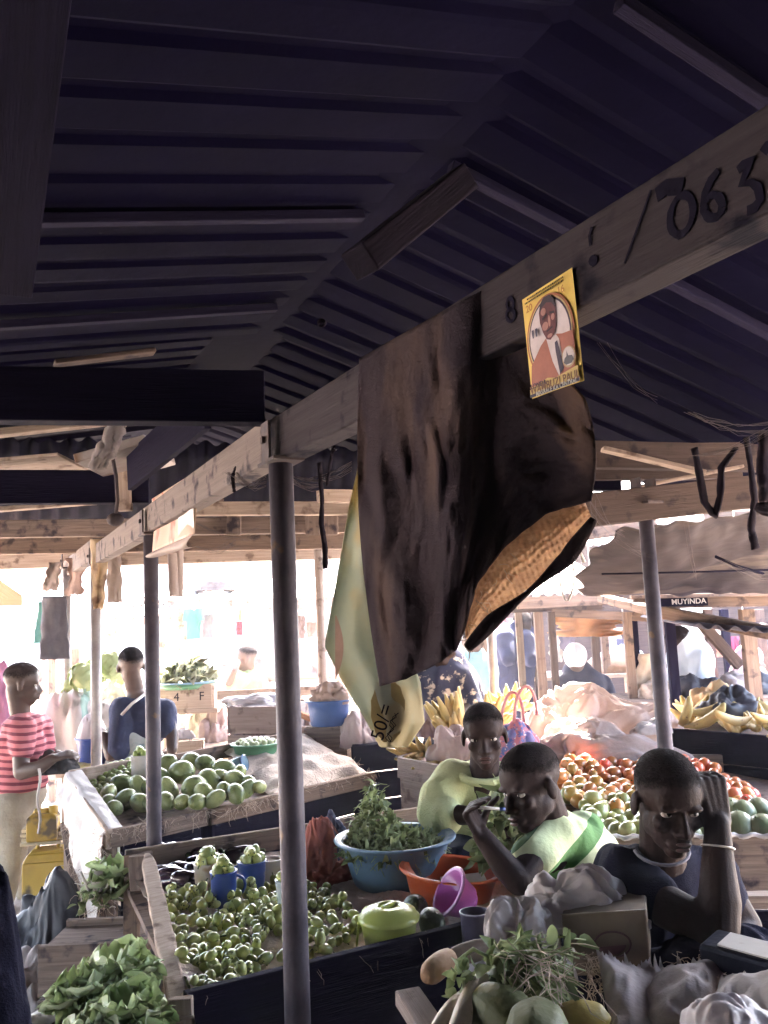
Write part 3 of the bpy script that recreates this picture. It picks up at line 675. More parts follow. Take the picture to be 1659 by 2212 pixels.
for p, u, v in scatter([(172, 1690), (215, 1660), (290, 1640), (300, 1665), (262, 1680), (215, 1715)], 62, .022, lambda u, v: G(u, v, .885+(1720-v)/100*.12)):
    place('lime', mk_lime, p, rrot(), random.uniform(.8, 1.2), 'small green fruit heaped left of the avocados', 'fruit', 'small green fruit on the avocado stall')
q = mug('jug', 305, 1705, 1640, 40, WSACK, 'white jug of small green fruit behind the second post', 'jug', taper=.95, z=.875)
fill(*q, 7, 'small green fruit piled in the white jug', 'small fruit in the white jug', 'lime', mk_lime, 'fruit', 1.)
c = G(512, 1652, .95); T = M.Translation(c) @ M.Rotation(R_(75), 4, 'Y') @ M.Rotation(.3, 4, 'X'); r = pix(16, c.y)
t = thing('cup', 'pale blue cup lying on its side among the avocados', 'cup', c); b = MB(); b.lathe([(0, -.04), (r*.8, -.04), (r, .04), (r*.93, .04), (r*.74, -.034), (0, -.034)], 24, T); b.obj('body', LBLUE, t, smooth=True)
b = MB(); b.lathe([(r*.99, .035), (r*1.08, .04), (r*.95, .043)], 24, T); b.obj('rim', mat('blue_rim', (.06, .12, .30), None, .4), t, smooth=True)
GPL = mat('green_plastic', (.10, .26, .14), (.08, .21, .11), .4, 5, bump=.03)
c = G(553, 1642, .90); r = pix(48, c.y); basin('basin', 'green plastic basin of pale fruit on the avocado stall', c, r, .082, GPL, .84)
PALEF = mat('pale_fruit_skin', (.55, .55, .36), (.42, .46, .26), .35, 12, rand=.15)
def mk_pale():
    b = MB(); b.ell((0, 0, 0), (.014, .014, .015), nu=12, nv=8); return b.obj('fruit', PALEF, smooth=True)
for i in range(30):
    a = i*2.4; rr = r*.85*math.sqrt(i/30); place('pale', mk_pale, c+V((rr*math.cos(a), rr*math.sin(a), .085+.012*(1-i/30)+random.uniform(0, .004))), rrot(), random.uniform(.9, 1.15), 'pale green fruit filling the green basin', 'fruit', 'pale fruit in the green basin')
b = MB()
def sk2(a, t):
    p = A0.lerp(A1, .56+.45*a).lerp(A3.lerp(A2, .62+.42*a), t*.98); e = min(a, 1-a, t, 1-t)
    p.z += -.03+.05*ridge(p, 5, 8)*.5+.03*nz(p, 9, 9)+.035*min(1, e*6); 
    if t < .04: p.z -= .02
    return p
b.grid(50, 40, sk2); tag(b.obj('sacking', SACK, smooth=True), 'tan sacking spread over the right end of avocado stall', 'cloth')
tag(fibres(line(am.lerp(A1, .5), A1, 16)+line(A1, A2, 6), 160, .05, r=.0008, drop=-.2).obj('fibres', FIB), 'frayed fibres along the right end of avocado stall', 'fibres', kind='stuff')
# ================================================================== people
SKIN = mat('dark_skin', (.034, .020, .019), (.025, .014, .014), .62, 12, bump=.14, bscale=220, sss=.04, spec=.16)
SKINB = mat('brown_skin', (.10, .058, .045), (.08, .044, .034), .5, 12, bump=.05, bscale=150)  # lighter skin for far figures, sunlight put into its colour

EYEW = mat('eye_white', (.56, .48, .43), (.48, .40, .36), .3, 30, bump=0)
EYED = mat('dark_iris', (.012, .008, .007), None, .15, 30, bump=0)
LIPS = mat('lips', (.10, .045, .042), (.075, .034, .032), .4, 30, bump=.1, bscale=200)
def hairmat(name, c):
    m = mat(name, c, tuple(x*1.4 for x in c), .95, 60, bump=.9, bscale=260, spec=.06); t = m.node_tree; N = t.nodes; L = t.links.new
    uv = N.new('ShaderNodeTexCoord'); sp = N.new('ShaderNodeSeparateXYZ'); L(uv.outputs['UV'], sp.inputs[0])
    nz_ = N.new('ShaderNodeTexNoise'); nz_.inputs['Scale'].default_value = 160; L(uv.outputs['Object'], nz_.inputs[0])
    ad = N.new('ShaderNodeMath'); ad.operation = 'MULTIPLY_ADD'; L(nz_.outputs[0], ad.inputs[0]); ad.inputs[1].default_value = .5; L(sp.outputs[1], ad.inputs[2])
    mr = N.new('ShaderNodeMapRange'); mr.inputs[1].default_value = .96; mr.inputs[2].default_value = 1.22; mr.inputs[3].default_value = 1; mr.inputs[4].default_value = 0
    L(ad.outputs[0], mr.inputs[0]); L(mr.outputs[0], N['Principled BSDF'].inputs['Alpha']); return m
def chain(b, pts, fl=1.):
    for p, r in pts: b.ell(p, (r, r, r), nu=14, nv=10)
    for (p, r), (q, s) in zip(pts, pts[1:]):
        n = 4; b.tube([V(p).lerp(V(q), k/n) for k in range(n+1)], [r+(s-r)*k/n for k in range(n+1)], 14)
def fused(b, name, m, parent, vox=.005, smooth=5, fold=0, fs=14, seed=0, fdir=(1, 1, .45), keep=None, attr=None):
    """Fuse overlapping shapes into one continuous skin, smooth it, and crease it where it is cloth."""
    me = bpy.data.meshes.new('tmp'); me.from_pydata(b.v, [], b.f); o = bpy.data.objects.new('tmp', me); COL.objects.link(o)
    r = o.modifiers.new('r', 'REMESH'); r.mode = 'VOXEL'; r.voxel_size = vox
    s = o.modifiers.new('s', 'SMOOTH'); s.factor = .5; s.iterations = smooth
    dg = bpy.context.evaluated_depsgraph_get(); m2 = bpy.data.meshes.new_from_object(o.evaluated_get(dg))
    bpy.data.objects.remove(o); bpy.data.meshes.remove(me)
    bmm = bmesh.new(); bmm.from_mesh(m2); bmm.normal_update()
    if fold:
        for v in bmm.verts:
            q = V((v.co.x*fdir[0], v.co.y*fdir[1], v.co.z*fdir[2]))
            v.co += v.normal*fold*((ridge(q, fs, seed)-.5)*1.0+.5*nz(v.co, fs*.6, seed+2))
    if keep: bmesh.ops.delete(bmm, geom=[v for v in bmm.verts if not keep(v.co)], context='VERTS')
    for f in bmm.faces: f.smooth = True
    bmm.to_mesh(m2); bmm.free(); m2.name = name; m2.materials.clear()
    for k in (m if isinstance(m, (list, tuple)) else [m]): m2.materials.append(k)
    uv = m2.uv_layers.new(name='UVMap')
    ob = bpy.data.objects.new(name, m2); COL.objects.link(ob)
    if parent is not None: ob.parent = parent; ob.matrix_parent_inverse = parent.matrix_basis.inverted()
    return ob
HAIR = hairmat('cropped_black_hair', (.016, .012, .013))
class Head:
    def __init__(s, c, f, roll=0, size=.95):
        f = V(f).normalized(); r = f.cross(V((0, 0, 1))).normalized(); u = r.cross(f)
        Rm = M((r, f, u)).transposed(); s.R = Rm @ M.Rotation(roll, 3, 'Y'); s.c = V(c); s.s = size
    def p(s, x, y, z): return s.c+s.R @ (V((x, y, z))*s.s)
    def ell(s, b, c, r): b.ell(s.p(*c), [k*s.s for k in r], s.R, 18, 12)
    def build(s, b, detail=True):
        E = lambda c, r: s.ell(b, c, r)
        E((0, -.014, .038), (.072, .092, .076)); E((0, .042, .035), (.056, .036, .052)); E((0, .026, -.035), (.054, .054, .068))
        E((0, .052, -.088), (.026, .024, .020))
        for k in (-1, 1):
            E((k*.037, .052, -.022), (.022, .021, .019)); E((k*.028, .068, .017), (.024, .012, .008)); E((k*.0755, -.012, -.008), (.008, .019, .030))
            E((k*.013, .083, -.034), (.011, .012, .009)); E((k*.041, .002, -.050), (.014, .030, .026))
            if detail: E((k*.031, .0600, .0095), (.017, .0085, .0040))
        chain(b, [(s.p(0, .072, .006), .008*s.s), (s.p(0, .088, -.018), .0105*s.s), (s.p(0, .094, -.030), .0125*s.s)])
        E((0, .070, -.062), (.030, .018, .020)); E((0, .086, -.056), (.021, .0085, .0060)); E((0, .084, -.069), (.019, .0085, .0070))
    def extras(s, t, eyes=True, hair=True, haircol=None, look=(0, 0)):
        if eyes:
            for k in (-1, 1):
                b = MB(); b.ell(s.p(k*.031, .0590, .0015), [q*s.s for q in (.0142, .0094, .0068)], s.R, 14, 10); e = b.obj('eye', EYEW, t, smooth=True)
                b = MB(); b.ell(s.p(k*.031+look[0], .0655, .0018+look[1]), [q*s.s for q in (.0056, .0032, .0056)], s.R, 12, 8); b.obj('iris', EYED, e, smooth=True)
            b = MB(); b.ell(s.p(0, .0905, -.0555), [q*s.s for q in (.019, .006, .0045)], s.R); b.ell(s.p(0, .0885, -.0695), [q*s.s for q in (.017, .006, .0055)], s.R); b.obj('lips', LIPS, t, smooth=True)
        if hair:
            b = MB(); vs = []; nu, nv = 44, 22
            def fn(a, q):
                th = 2*math.pi*a; x, y = math.sin(th), math.cos(th)
                lim = 1.30+.50*(-y*.5+.5)+.16*math.exp(-((abs(th-math.pi)-math.pi/2)/.35)**2)-.12*max(0, y)**3+.05*nz((x*3, y*3, 1), 2.2)+.03*nz((x*9, y*9, 2), 3)
                ph = q*lim; k = 1.009-.034*max(0, q-.86)/.14+.006*nz((x*math.sin(ph)*9, y*math.sin(ph)*9, math.cos(ph)*9), 1.8)
                return s.p(x*math.sin(ph)*.0725*k, -.013+y*math.sin(ph)*.0935*k, .039+math.cos(ph)*.0775*k)
            b.grid(nu, nv, fn, wrap=True); b.obj('hair', haircol or HAIR, t, smooth=True)
def hand(b, w, d, n, s=.9, curl=(.3, .5, .5), side=1, spread=.05, thumb=.5, thumbc=.3):
    """Palm from the wrist along d, palm facing n; side +1 puts the thumb at d x n."""
    d = V(d).normalized(); n = V(n).normalized(); x = d.cross(n).normalized()*side; n = x.cross(d)*side if (x.cross(d)*side).dot(n) > 0 else -x.cross(d)*side
    w = V(w); L = .085*s
    for k in (-.027, -.009, .009, .027):
        chain(b, [(w+x*k*s*.7, .014*s), (w+d*L+x*k*s*1.05, .0115*s)])
    ln = (.058, .072, .078, .068)
    for i, k in enumerate((-.030, -.010, .010, .030)):
        p = w+d*L*1.02+x*k*s*1.03; dd = (d+x*k*spread*20).normalized(); r = (.0078, .0088, .0090, .0086)[i]*s; pts = [(p, r*1.08)]
        for j, fr in enumerate((.45, .30, .25)):
            a = curl[j]*(1+.06*(i-1.5)); dd = (dd*math.cos(a)+n*math.sin(a)).normalized(); p = p+dd*ln[i]*s*fr; pts.append((p, r*(1-.07*(j+1))))
        chain(b, pts)
    p = w+d*.022*s+x*.030*s+n*.006*s; dd = (d*.75+x*thumb+n*thumbc).normalized(); pts = [(p, .0135*s)]
    for j, l in enumerate((.040, .030, .026)):
        p = p+dd*l*s; pts.append((p, (.0115, .0102, .0088)[j]*s)); dd = (dd+n*.35*thumbc*2-x*.25).normalized()
    chain(b, pts)
def C(*k): return [(P(u, v, Y), r) for u, v, Y, r in k]
# ------------------------------------------------------------------ boy at the front with his arm raised
t = thing('person', 'boy in dark tee leaning on raised forearm with his fist at his brow', 'person', (P(1430, 2050, 2.2).x, 2.2, GZ))
hd = Head(P(1443, 1733, 2.06), (.12, -.94, -.27), roll=R_(-3), size=.985)
b = MB(); hd.build(b); chain(b, [(hd.p(0, -.03, -.03), .050), (P(1432, 1850, 2.19), .056), (P(1425, 1890, 2.22), .07)])
E1 = P(1553, 2003, 1.96); W1 = P(1550, 1778, 2.02)
chain(b, C((1362, 1905, 2.14, .050), (1440, 1958, 2.03, .047), (1530, 2004, 1.965, .043)))
chain(b, [(E1, .044), (E1.lerp(W1, .25)+V((.002, 0, 0)), .046), (E1.lerp(W1, .6), .036), (W1, .0275)])
hand(b, W1+V((0, 0, .002)), (-.04, .16, 1), (-.28, .95, .05), s=1.04, curl=(1.25, 1.5, 1.0), side=1, thumb=.3, thumbc=.6)
chain(b, C((1545, 1895, 2.26, .045), (1610, 2000, 2.25, .04), (1560, 2070, 2.12, .034)))
chain(b, C((1430, 1935, 2.28, .075), (1430, 2090, 2.32, .07)))
body = fused(b, 'body', SKIN, t, .0042, 4)
hd.extras(t, look=(-.001, .0015))
TEE = mat('dark_navy_cotton', (.013, .013, .028), (.009, .009, .02), .95, 20, bump=.3, bscale=300, spec=.1)
b = MB()
chain(b, C((1352, 1896, 2.17, .072), (1385, 1925, 2.11, .066), (1412, 1946, 2.055, .060))); chain(b, C((1530, 1890, 2.26, .062), (1572, 1950, 2.26, .058)))
chain(b, C((1352, 1896, 2.18, .075), (1530, 1892, 2.27, .07))); 
for p, r in C((1415, 1935, 2.25, 1), (1425, 2030, 2.27, 1), (1430, 2140, 2.30, 1)): b.ell(p, (.145, .105, .12))
b.ell(P(1345, 1915, 2.26), (.09, .09, .10)); fused(b, 'tee_shirt', TEE, t, .008, 6, .012, 11, 3)
b = MB(); b.tube([hd.p(0, -.02, -.10)+V((.062*math.cos(k*math.pi/10), -.052*math.sin(k*math.pi/10), -.025-.022*math.sin(k*math.pi/10))) for k in range(11)], .004, 6); b.obj('collar', mat('lit_collar', (.20, .19, .23), None, .9), t, smooth=True)  # pale collar ring: the lit patch at the neck put into its colour
b = MB(); cbr = E1.lerp(W1, .76); dd = (W1-E1).normalized(); sx = dd.orthogonal().normalized(); sy = dd.cross(sx)
b.tube([cbr+(sx*math.cos(k*math.pi/12)+sy*math.sin(k*math.pi/12))*.0345 for k in range(25)], .0024, 6); b.obj('bracelet', mat('pale_band', (.62, .55, .48), None, .5), t, smooth=True)
b = MB(); chain(b, C((1400, 2150, 2.3, .085), (1400, 2190, 2.0, .07))); chain(b, C((1480, 2150, 2.3, .085), (1490, 2190, 2.0, .07)))
chain(b, [(P(1400, 2190, 2.0), .07), (V((.60, 2.0, GZ+.05)), .05)]); chain(b, [(P(1490, 2190, 2.0), .07), (V((.70, 2.0, GZ+.05)), .05)]); fused(b, 'trousers', TEE, t, .012, 4)
# ------------------------------------------------------------------ boy in profile with a pen
t = thing('person', 'boy in green block striped shirt, face turned left, holding a pen at his mouth', 'person', (P(1220, 1900, 2.5).x, 2.5, GZ))
hd = Head(P(1146, 1700, 2.45), (-.86, -.50, -.24), roll=R_(6), size=.985)
b = MB(); hd.build(b); chain(b, [(hd.p(0, -.03, -.03), .050), (P(1190, 1778, 2.5), .055), (P(1212, 1830, 2.52), .075)])
Wm = P(1040, 1803, 2.36)
chain(b, C((1165, 1835, 2.40, .042), (1128, 1893, 2.34, .036))); chain(b, [(P(1120, 1902, 2.33), .037), (P(1088, 1868, 2.34), .035), (Wm, .0245)])
hand(b, Wm, (-.42, -.10, .9), (.75, -.45, .30), s=.86, curl=(1.35, 1.6, 1.0), side=1, thumb=.55, thumbc=.7)
chain(b, C((1265, 1820, 2.62, .042), (1180, 1860, 2.70, .036), (1105, 1800, 2.62, .025)))
chain(b, C((1225, 1855, 2.6, .07), (1230, 1990, 2.64, .07)))
fused(b, 'body', SKIN, t, .0045, 4); hd.extras(t, look=(0, 0))
GSH = stripes('green_block_stripe', [(0, (.56, .62, .36)), (.34, (.085, .20, .06)), (.52, (.60, .66, .40)), (.84, (.05, .10, .045))], (.8, -.2, -1), .27, off=.35)
b = MB(); chain(b, C((1200, 1806, 2.47, .062), (1172, 1838, 2.42, .058), (1150, 1856, 2.385, .055))); chain(b, C((1262, 1800, 2.6, .064), (1262, 1850, 2.65, .058)))
for u, v, Y, rr in ((1222, 1812, 2.54, (.085, .10, .075)), (1245, 1850, 2.56, (.105, .12, .10)), (1240, 1915, 2.58, (.115, .12, .11)), (1235, 1990, 2.62, (.12, .12, .12))): b.ell(P(u, v, Y), rr)
chain(b, C((1200, 1790, 2.5, .06), (1290, 1850, 2.6, .075)))
fused(b, 'shirt', GSH, t, .008, 6, .010, 10, 5)
b = MB(); p0, p1 = P(1030, 1744, 2.33), P(1091, 1748, 2.345); b.tube([p0, p0.lerp(p1, .8)], .0042, 8); pen = b.obj('pen', WHT, None, smooth=True); tag(pen, 'white pen with blue tip held to the boy\'s mouth', 'pen')
b = MB(); b.tube([p0.lerp(p1, .8), p1], .0045, 8); b.obj('pen_cap', BLUE, pen, smooth=True)
b = MB(); chain(b, C((1225, 2000, 2.6, .10), (1190, 2020, 2.42, .075))); chain(b, C((1265, 2000, 2.65, .10), (1240, 2020, 2.45, .075)))
for x in (.42, .52): chain(b, [(V((x, 2.44, .60)), .07), (V((x, 2.5, GZ+.05)), .05)])
fused(b, 'trousers', TEE, t, .012, 4)
# ------------------------------------------------------------------ boy behind facing us
t = thing('person', 'boy in pale green shirt facing us with folded arms, behind the blue basin', 'person', (P(1040, 1750, 3.1).x, 3.1, GZ))
hd = Head(P(1046, 1590, 3.0), (-.13, -.98, -.10), roll=R_(2), size=.95)
b = MB(); hd.build(b); chain(b, [(hd.p(0, -.03, -.03), .050), (P(1046, 1668, 3.05), .052), (P(1040, 1700, 3.08), .07)])
chain(b, C((968, 1690, 3.08, .042), (945, 1755, 3.0, .038), (1010, 1762, 2.9, .030), (1040, 1762, 2.88, .026)))
hand(b, P(1040, 1762, 2.88), (1, -.05, .0), (0, .3, -1), s=.8, curl=(.4, .6, .5), side=1)
chain(b, C((1115, 1700, 3.1, .042), (1130, 1770, 3.0, .036), (1075, 1775, 2.92, .028))); chain(b, C((1040, 1730, 3.14, .06), (1040, 1850, 3.15, .06)))
fused(b, 'body', SKIN, t, .0055, 4); hd.extras(t)
PGR = mat('pale_green_cotton', (.50, .53, .30), (.42, .45, .24), .9, 9, bump=.4, bscale=160)
b = MB(); chain(b, C((975, 1682, 3.08, .066), (950, 1725, 3.04, .068), (942, 1756, 3.0, .066), (962, 1764, 2.96, .058))); chain(b, C((1112, 1690, 3.1, .064), (1130, 1745, 3.05, .058)))
for u, v, Y, rr in ((1040, 1705, 3.1, (.13, .08, .07)), (1035, 1760, 3.12, (.135, .09, .11)), (1035, 1840, 3.14, (.13, .10, .12))): b.ell(P(u, v, Y), rr)
chain(b, C((985, 1682, 3.08, .058), (1105, 1688, 3.1, .058))); fused(b, 'shirt', PGR, t, .009, 6, .014, 9, 7)
b = MB(); cn = P(1044, 1668, 3.06)
for k, (rr, dz, m_) in enumerate(((.074, .0, 'collar'),)):
    b.tube([cn+V((rr*math.cos(a*.2618)*1.08, rr*math.sin(a*.2618)*.95-.008, .012+.022*math.sin(a*.2618)-.012)) for a in range(25)], .014, 8)
b.obj('collar', PGR, t, smooth=True)
b = MB(); chain(b, C((1000, 1850, 3.1, .09), (1000, 1870, 2.95, .07))); chain(b, C((1075, 1850, 3.1, .09), (1075, 1870, 2.95, .07)))
for x in (.28, .40): chain(b, [(V((x, 2.98, .64)), .07), (V((x, 3.02, GZ+.05)), .05)])
fused(b, 'trousers', TEE, t, .012, 4)
# bench the boys sit on
bn = thing('bench', 'rough wooden bench the boys are sitting on behind the stall', 'bench', (.5, 2.8, GZ))
b = MB(); b.bar((.30, 3.22, .50), (.62, 2.62, .50), .2, .035); b.obj('seat', W_OLD, bn, bev=.003)
for x, y in ((.32, 3.15), (.6, 2.68)):
    b = MB(); b.bar((x, y, GZ), (x, y, .50), .06, .05, up=(0, 1, 0)); b.obj('leg', W_OLD, bn, bev=.003)
# ------------------------------------------------------------------ boy in the striped shirt
t = thing('person', 'boy in red striped shirt and khaki trousers standing at the left edge', 'person', (P(30, 1800, 4.4).x, 4.4, GZ))
hd = Head(P(50, 1478, 4.4), (.86, .35, -.12), roll=0, size=.93)
b = MB(); hd.build(b); chain(b, [(hd.p(0, -.03, -.03), .050), (P(44, 1535, 4.42), .052)])
chain(b, C((46, 1590, 4.3, .045), (46, 1668, 4.26, .038), (85, 1658, 4.22, .033), (112, 1640, 4.22, .027)))
hand(b, P(112, 1640, 4.22), (.9, .1, .25), (0, .5, -1), s=.85, curl=(.5, .7, .5))
chain(b, C((90, 1590, 4.6, .04), (100, 1650, 4.5, .035), (125, 1632, 4.3, .026))); chain(b, C((44, 1610, 4.42, .07), (42, 1700, 4.42, .07)))
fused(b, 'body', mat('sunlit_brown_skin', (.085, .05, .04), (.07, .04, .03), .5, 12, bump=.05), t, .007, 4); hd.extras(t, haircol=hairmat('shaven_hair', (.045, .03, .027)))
RST = stripes('red_stripe_knit', [(0, (.62, .20, .22)), (.58, (.20, .035, .06))], (0.05, 0, 1), .034, warp=.012)
b = MB(); chain(b, C((50, 1572, 4.33, .068), (46, 1620, 4.28, .058))); chain(b, C((88, 1572, 4.55, .066), (95, 1620, 4.5, .058)))
for u, v, Y, rr in ((50, 1568, 4.42, (.10, .135, .07)), (44, 1610, 4.42, (.125, .13, .11)), (45, 1665, 4.42, (.125, .13, .11)), (45, 1690, 4.42, (.13, .135, .07))): b.ell(P(u, v, Y), rr)
fused(b, 'shirt', RST, t, .011, 5, .008, 9, 8)
KH = mat('khaki_cloth', (.42, .37, .29), (.32, .28, .22), .9, 8, bump=.4, bscale=60)
b = MB(); b.ell(P(42, 1715, 4.42), (.13, .125, .10))
for dx, dy in ((-14, -.08), (12, .08)): chain(b, [(P(42+dx, 1735, 4.42+dy), .085), (P(40+dx, 1830, 4.42+dy), .07), (V((P(36+dx, 1850, 4.42).x, 4.42+dy, GZ+.05)), .062)])
fused(b, 'trousers', KH, t, .013, 4, .014, 8, 4)
# ------------------------------------------------------------------ person in navy with a wrap
t = thing('person', 'person in navy top with pale wrap, back to us behind the avocado stall', 'person', (P(300, 1700, 5.0).x, 5.0, GZ))
hd = Head(P(283, 1440, 4.95), (-.30, .92, .05), size=.97)
b = MB(); hd.build(b); chain(b, [(hd.p(0, -.02, -.03), .05), (P(292, 1490, 5.0), .05), (P(300, 1520, 5.0), .07)])
chain(b, C((262, 1540, 4.95, .045), (255, 1600, 4.9, .042), (240, 1632, 4.86, .036), (225, 1590, 4.9, .03))); chain(b, C((362, 1545, 5.0, .045), (372, 1585, 4.95, .036), (372, 1620, 4.9, .03)))
chain(b, C((300, 1570, 5.02, .07), (300, 1700, 5.0, .07))); fused(b, 'body', mat('neck_brown_skin', (.11, .065, .05), None, .5), t, .009, 4); hd.extras(t, eyes=False)
NAVY = mat('navy_cloth', (.028, .035, .085), (.02, .024, .06), .9, 10, bump=.3, bscale=80)
b = MB(); chain(b, C((266, 1535, 4.95, .075), (262, 1580, 4.92, .068), (256, 1618, 4.88, .062))); chain(b, C((352, 1535, 5.02, .072), (368, 1572, 4.97, .06)))
for u, v, Y, rr in ((305, 1535, 5.0, (.15, .10, .09)), (308, 1575, 5.0, (.14, .10, .10))): b.ell(P(u, v, Y), rr)
fused(b, 'top', NAVY, t, .011, 5, .012, 9, 2)
WR = mat('pale_printed_wrap', (.55, .56, .52), (.40, .46, .42), .85, 8, bump=.4, bscale=40, spots=(.25, .34, .33), sscale=14, slo=.6)
b = MB()
for u, v, Y, rr in ((285, 1600, 5.0, (.17, .12, .11)), (295, 1660, 5.0, (.17, .13, .15)), (295, 1760, 5.0, (.16, .14, .2)), (295, 1850, 5.0, (.15, .14, .15))): b.ell(P(u, v, Y), rr)
fused(b, 'wrap', WR, t, .013, 5, .022, 7, 6)
b = MB(); b.tube([P(262, 1545, 4.86), P(285, 1520, 4.87), P(312, 1500, 4.93)], .009, 6, flat=.4); b.obj('strap', WHT, t, smooth=True)
# ------------------------------------------------------------------ simpler figures farther off
def figure(label, hx, hv, Y, f, torso, arms, tm, size=.95, hair=True, sk=SKINB, skirt=None, scarf=None, vox=.013):
    t = thing('person', label, 'person', (P(hx, hv, Y).x, Y, GZ))
    hd = Head(P(hx, hv, Y), f, size=size); b = MB(); hd.build(b, False)
    (tu, tv, tY, tr) = torso[0]; chain(b, [(hd.p(0, -.03, -.03), .05), (P(tu, tv, tY), .055)])
    for a in arms: chain(b, C(*a))
    ls = torso[-1]; px = P(ls[0], ls[1], ls[2])
    for k in (-.07, .07): chain(b, [(px+V((k, 0, 0)), .08), (V((px.x+k, px.y, GZ+.05)), .05)])
    fused(b, 'body', sk, t, vox, 3)
    b = MB()
    for u, v, yy, rr in torso: b.ell(P(u, v, yy), rr if hasattr(rr, '__len__') else (rr, rr*.72, rr))
    for a in arms: chain(b, [(P(u, v, yy), r*1.35) for u, v, yy, r in a[:2]])
    chain(b, [(P(u, v, yy), (rr[0] if hasattr(rr, '__len__') else rr)*.66) for u, v, yy, rr in torso]); fused(b, 'top', tm, t, vox, 4, .016, 7, hx % 7)
    b = MB(); lw = px+V((0, 0, -.12)); chain(b, [(px, .15), (lw, .16), (V((px.x, px.y, GZ+.25)), .14)]); fused(b, 'skirt', skirt or tm, t, vox*1.4, 4, .02, 6, 1)
    if scarf:
        b = MB(); b.ell(hd.p(0, -.018, .03), [q*size for q in (.088, .106, .096)], hd.R); chain(b, [(hd.p(0, -.05, -.03), .075), (hd.p(0, -.07, -.13), .09)]) if scarf[1] else None
        if scarf[1]: b.ell(hd.p(0, -.05, -.2), (.16, .13, .12))
        fused(b, 'headscarf', scarf[0], t, .012, 4, .010, 10, 3)
    elif hair: hd.extras(t, eyes=False)
    return t
LGJ = mat('mint_jacket', (.20, .27, .13), (.17, .23, .11), .9, 8, bump=.3)
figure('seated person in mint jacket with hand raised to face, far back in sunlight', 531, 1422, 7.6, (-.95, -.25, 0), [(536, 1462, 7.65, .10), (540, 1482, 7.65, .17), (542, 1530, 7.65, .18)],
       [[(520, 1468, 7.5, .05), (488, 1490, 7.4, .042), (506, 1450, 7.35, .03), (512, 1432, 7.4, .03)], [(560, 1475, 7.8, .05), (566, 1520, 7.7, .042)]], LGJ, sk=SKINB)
FLO = mat('floral_print', (.025, .028, .07), (.02, .022, .05), .85, 5, bump=.3, bscale=30, spots=(.55, .45, .36), sscale=22, slo=.56)
figure('woman in dark floral dress bending behind the banana stall', 955, 1412, 4.75, (-.5, -.5, -.7), [(965, 1440, 4.8, .12), (968, 1490, 4.8, .19), (985, 1550, 4.85, .21), (985, 1620, 4.9, .2)],
       [[(1000, 1470, 4.75, .06), (1020, 1530, 4.65, .05), (985, 1560, 4.5, .035)], [(920, 1475, 4.8, .06), (905, 1540, 4.7, .05)]], FLO, sk=SKIN, size=.95)
TURQ = mat('pale_turquoise_cloth', (.32, .52, .55), (.26, .44, .48), .9, 6)
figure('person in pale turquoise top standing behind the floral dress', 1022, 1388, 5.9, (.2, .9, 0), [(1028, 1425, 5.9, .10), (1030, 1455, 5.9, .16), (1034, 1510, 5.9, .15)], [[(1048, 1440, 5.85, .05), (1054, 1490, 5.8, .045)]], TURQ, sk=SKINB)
WSC = mat('white_scarf_cloth', (.68, .64, .66), (.55, .50, .56), .8, 8, bump=.3)
figure('person in white head wrap and dark navy top, back to us', 1245, 1424, 6.6, (.5, .8, .1), [(1250, 1460, 6.65, .13), (1258, 1492, 6.65, .19), (1262, 1550, 6.65, .2)], [[(1222, 1475, 6.6, .06), (1212, 1530, 6.5, .05)], [(1300, 1478, 6.7, .06), (1318, 1520, 6.6, .05)]],
       mat('dark_navy_cloth', (.02, .02, .045), None, .9), sk=SKINB, scarf=(WSC, False), size=1.0)
figure('man in white shirt stooping behind the right post', 1466, 1392, 5.8, (-.9, -.2, -.4), [(1482, 1402, 5.8, .12), (1492, 1425, 5.8, .16), (1490, 1468, 5.8, .16), (1486, 1520, 5.8, .15)], [[(1510, 1432, 5.7, .06), (1518, 1475, 5.65, .05), (1490, 1495, 5.55, .035)]],
       mat('white_shirt_cotton', (.62, .66, .70), (.52, .56, .62), .85, 6), sk=SKIN, skirt=NAVY, size=1.0)
PK = mat('pink_veil_cloth', (.48, .34, .36), (.38, .25, .29), .85, 6, bump=.3)
figure('person in long dusty pink veil at the right edge', 1622, 1428, 6.2, (.85, -.4, -.05), [(1618, 1462, 6.2, .12), (1612, 1495, 6.2, .17), (1612, 1560, 6.2, .17)], [[(1640, 1470, 6.15, .05), (1648, 1515, 6.1, .045)]], PK, sk=SKINB, scarf=(PK, True), skirt=NAVY)
figure('person in dark blue top bending forward among the far posts', 1128, 1352, 7.2, (.3, -.8, -.5), [(1120, 1372, 7.2, .13), (1108, 1392, 7.2, .18), (1112, 1440, 7.25, .18)], [[(1090, 1380, 7.1, .06), (1098, 1420, 7.0, .05)], [(1138, 1385, 7.1, .06), (1146, 1425, 7.0, .05)]], NAVY, sk=SKIN, size=1.05)
# ================================================================== hangings on the beam
DSACK = mat('grimy_brown_sack', (.050, .037, .042), (.024, .019, .029), .95, 3.5, lo=.3, hi=.7, bump=.5, bscale=420, stretch=(1.6, 1.6, .6), spec=.04, crink=.22, cscale=5, spots=(.10, .068, .06), sscale=6, slo=.5, ssoft=.22)
MATT = mat('woven_straw_lining', (.46, .29, .17), (.28, .16, .10), .8, 16, bump=.5, bscale=90, stretch=(1, 1, 3), trans=.45)
def interp(ct, a):
    for (a0, *p), (a1, *q) in zip(ct, ct[1:]):
        if a <= a1: k = (a-a0)/(a1-a0); return [x+(y-x)*k for x, y in zip(p, q)]
    return list(ct[-1][1:])
def beamY(u): return 1.85*713/(u+95) if u < 600 else on_beam(u, 1300, 0).y
hs = thing('hanging_sack', 'big grimy brown sack hung over the beam with straw lining showing', 'sack', on_beam(1000, 700))
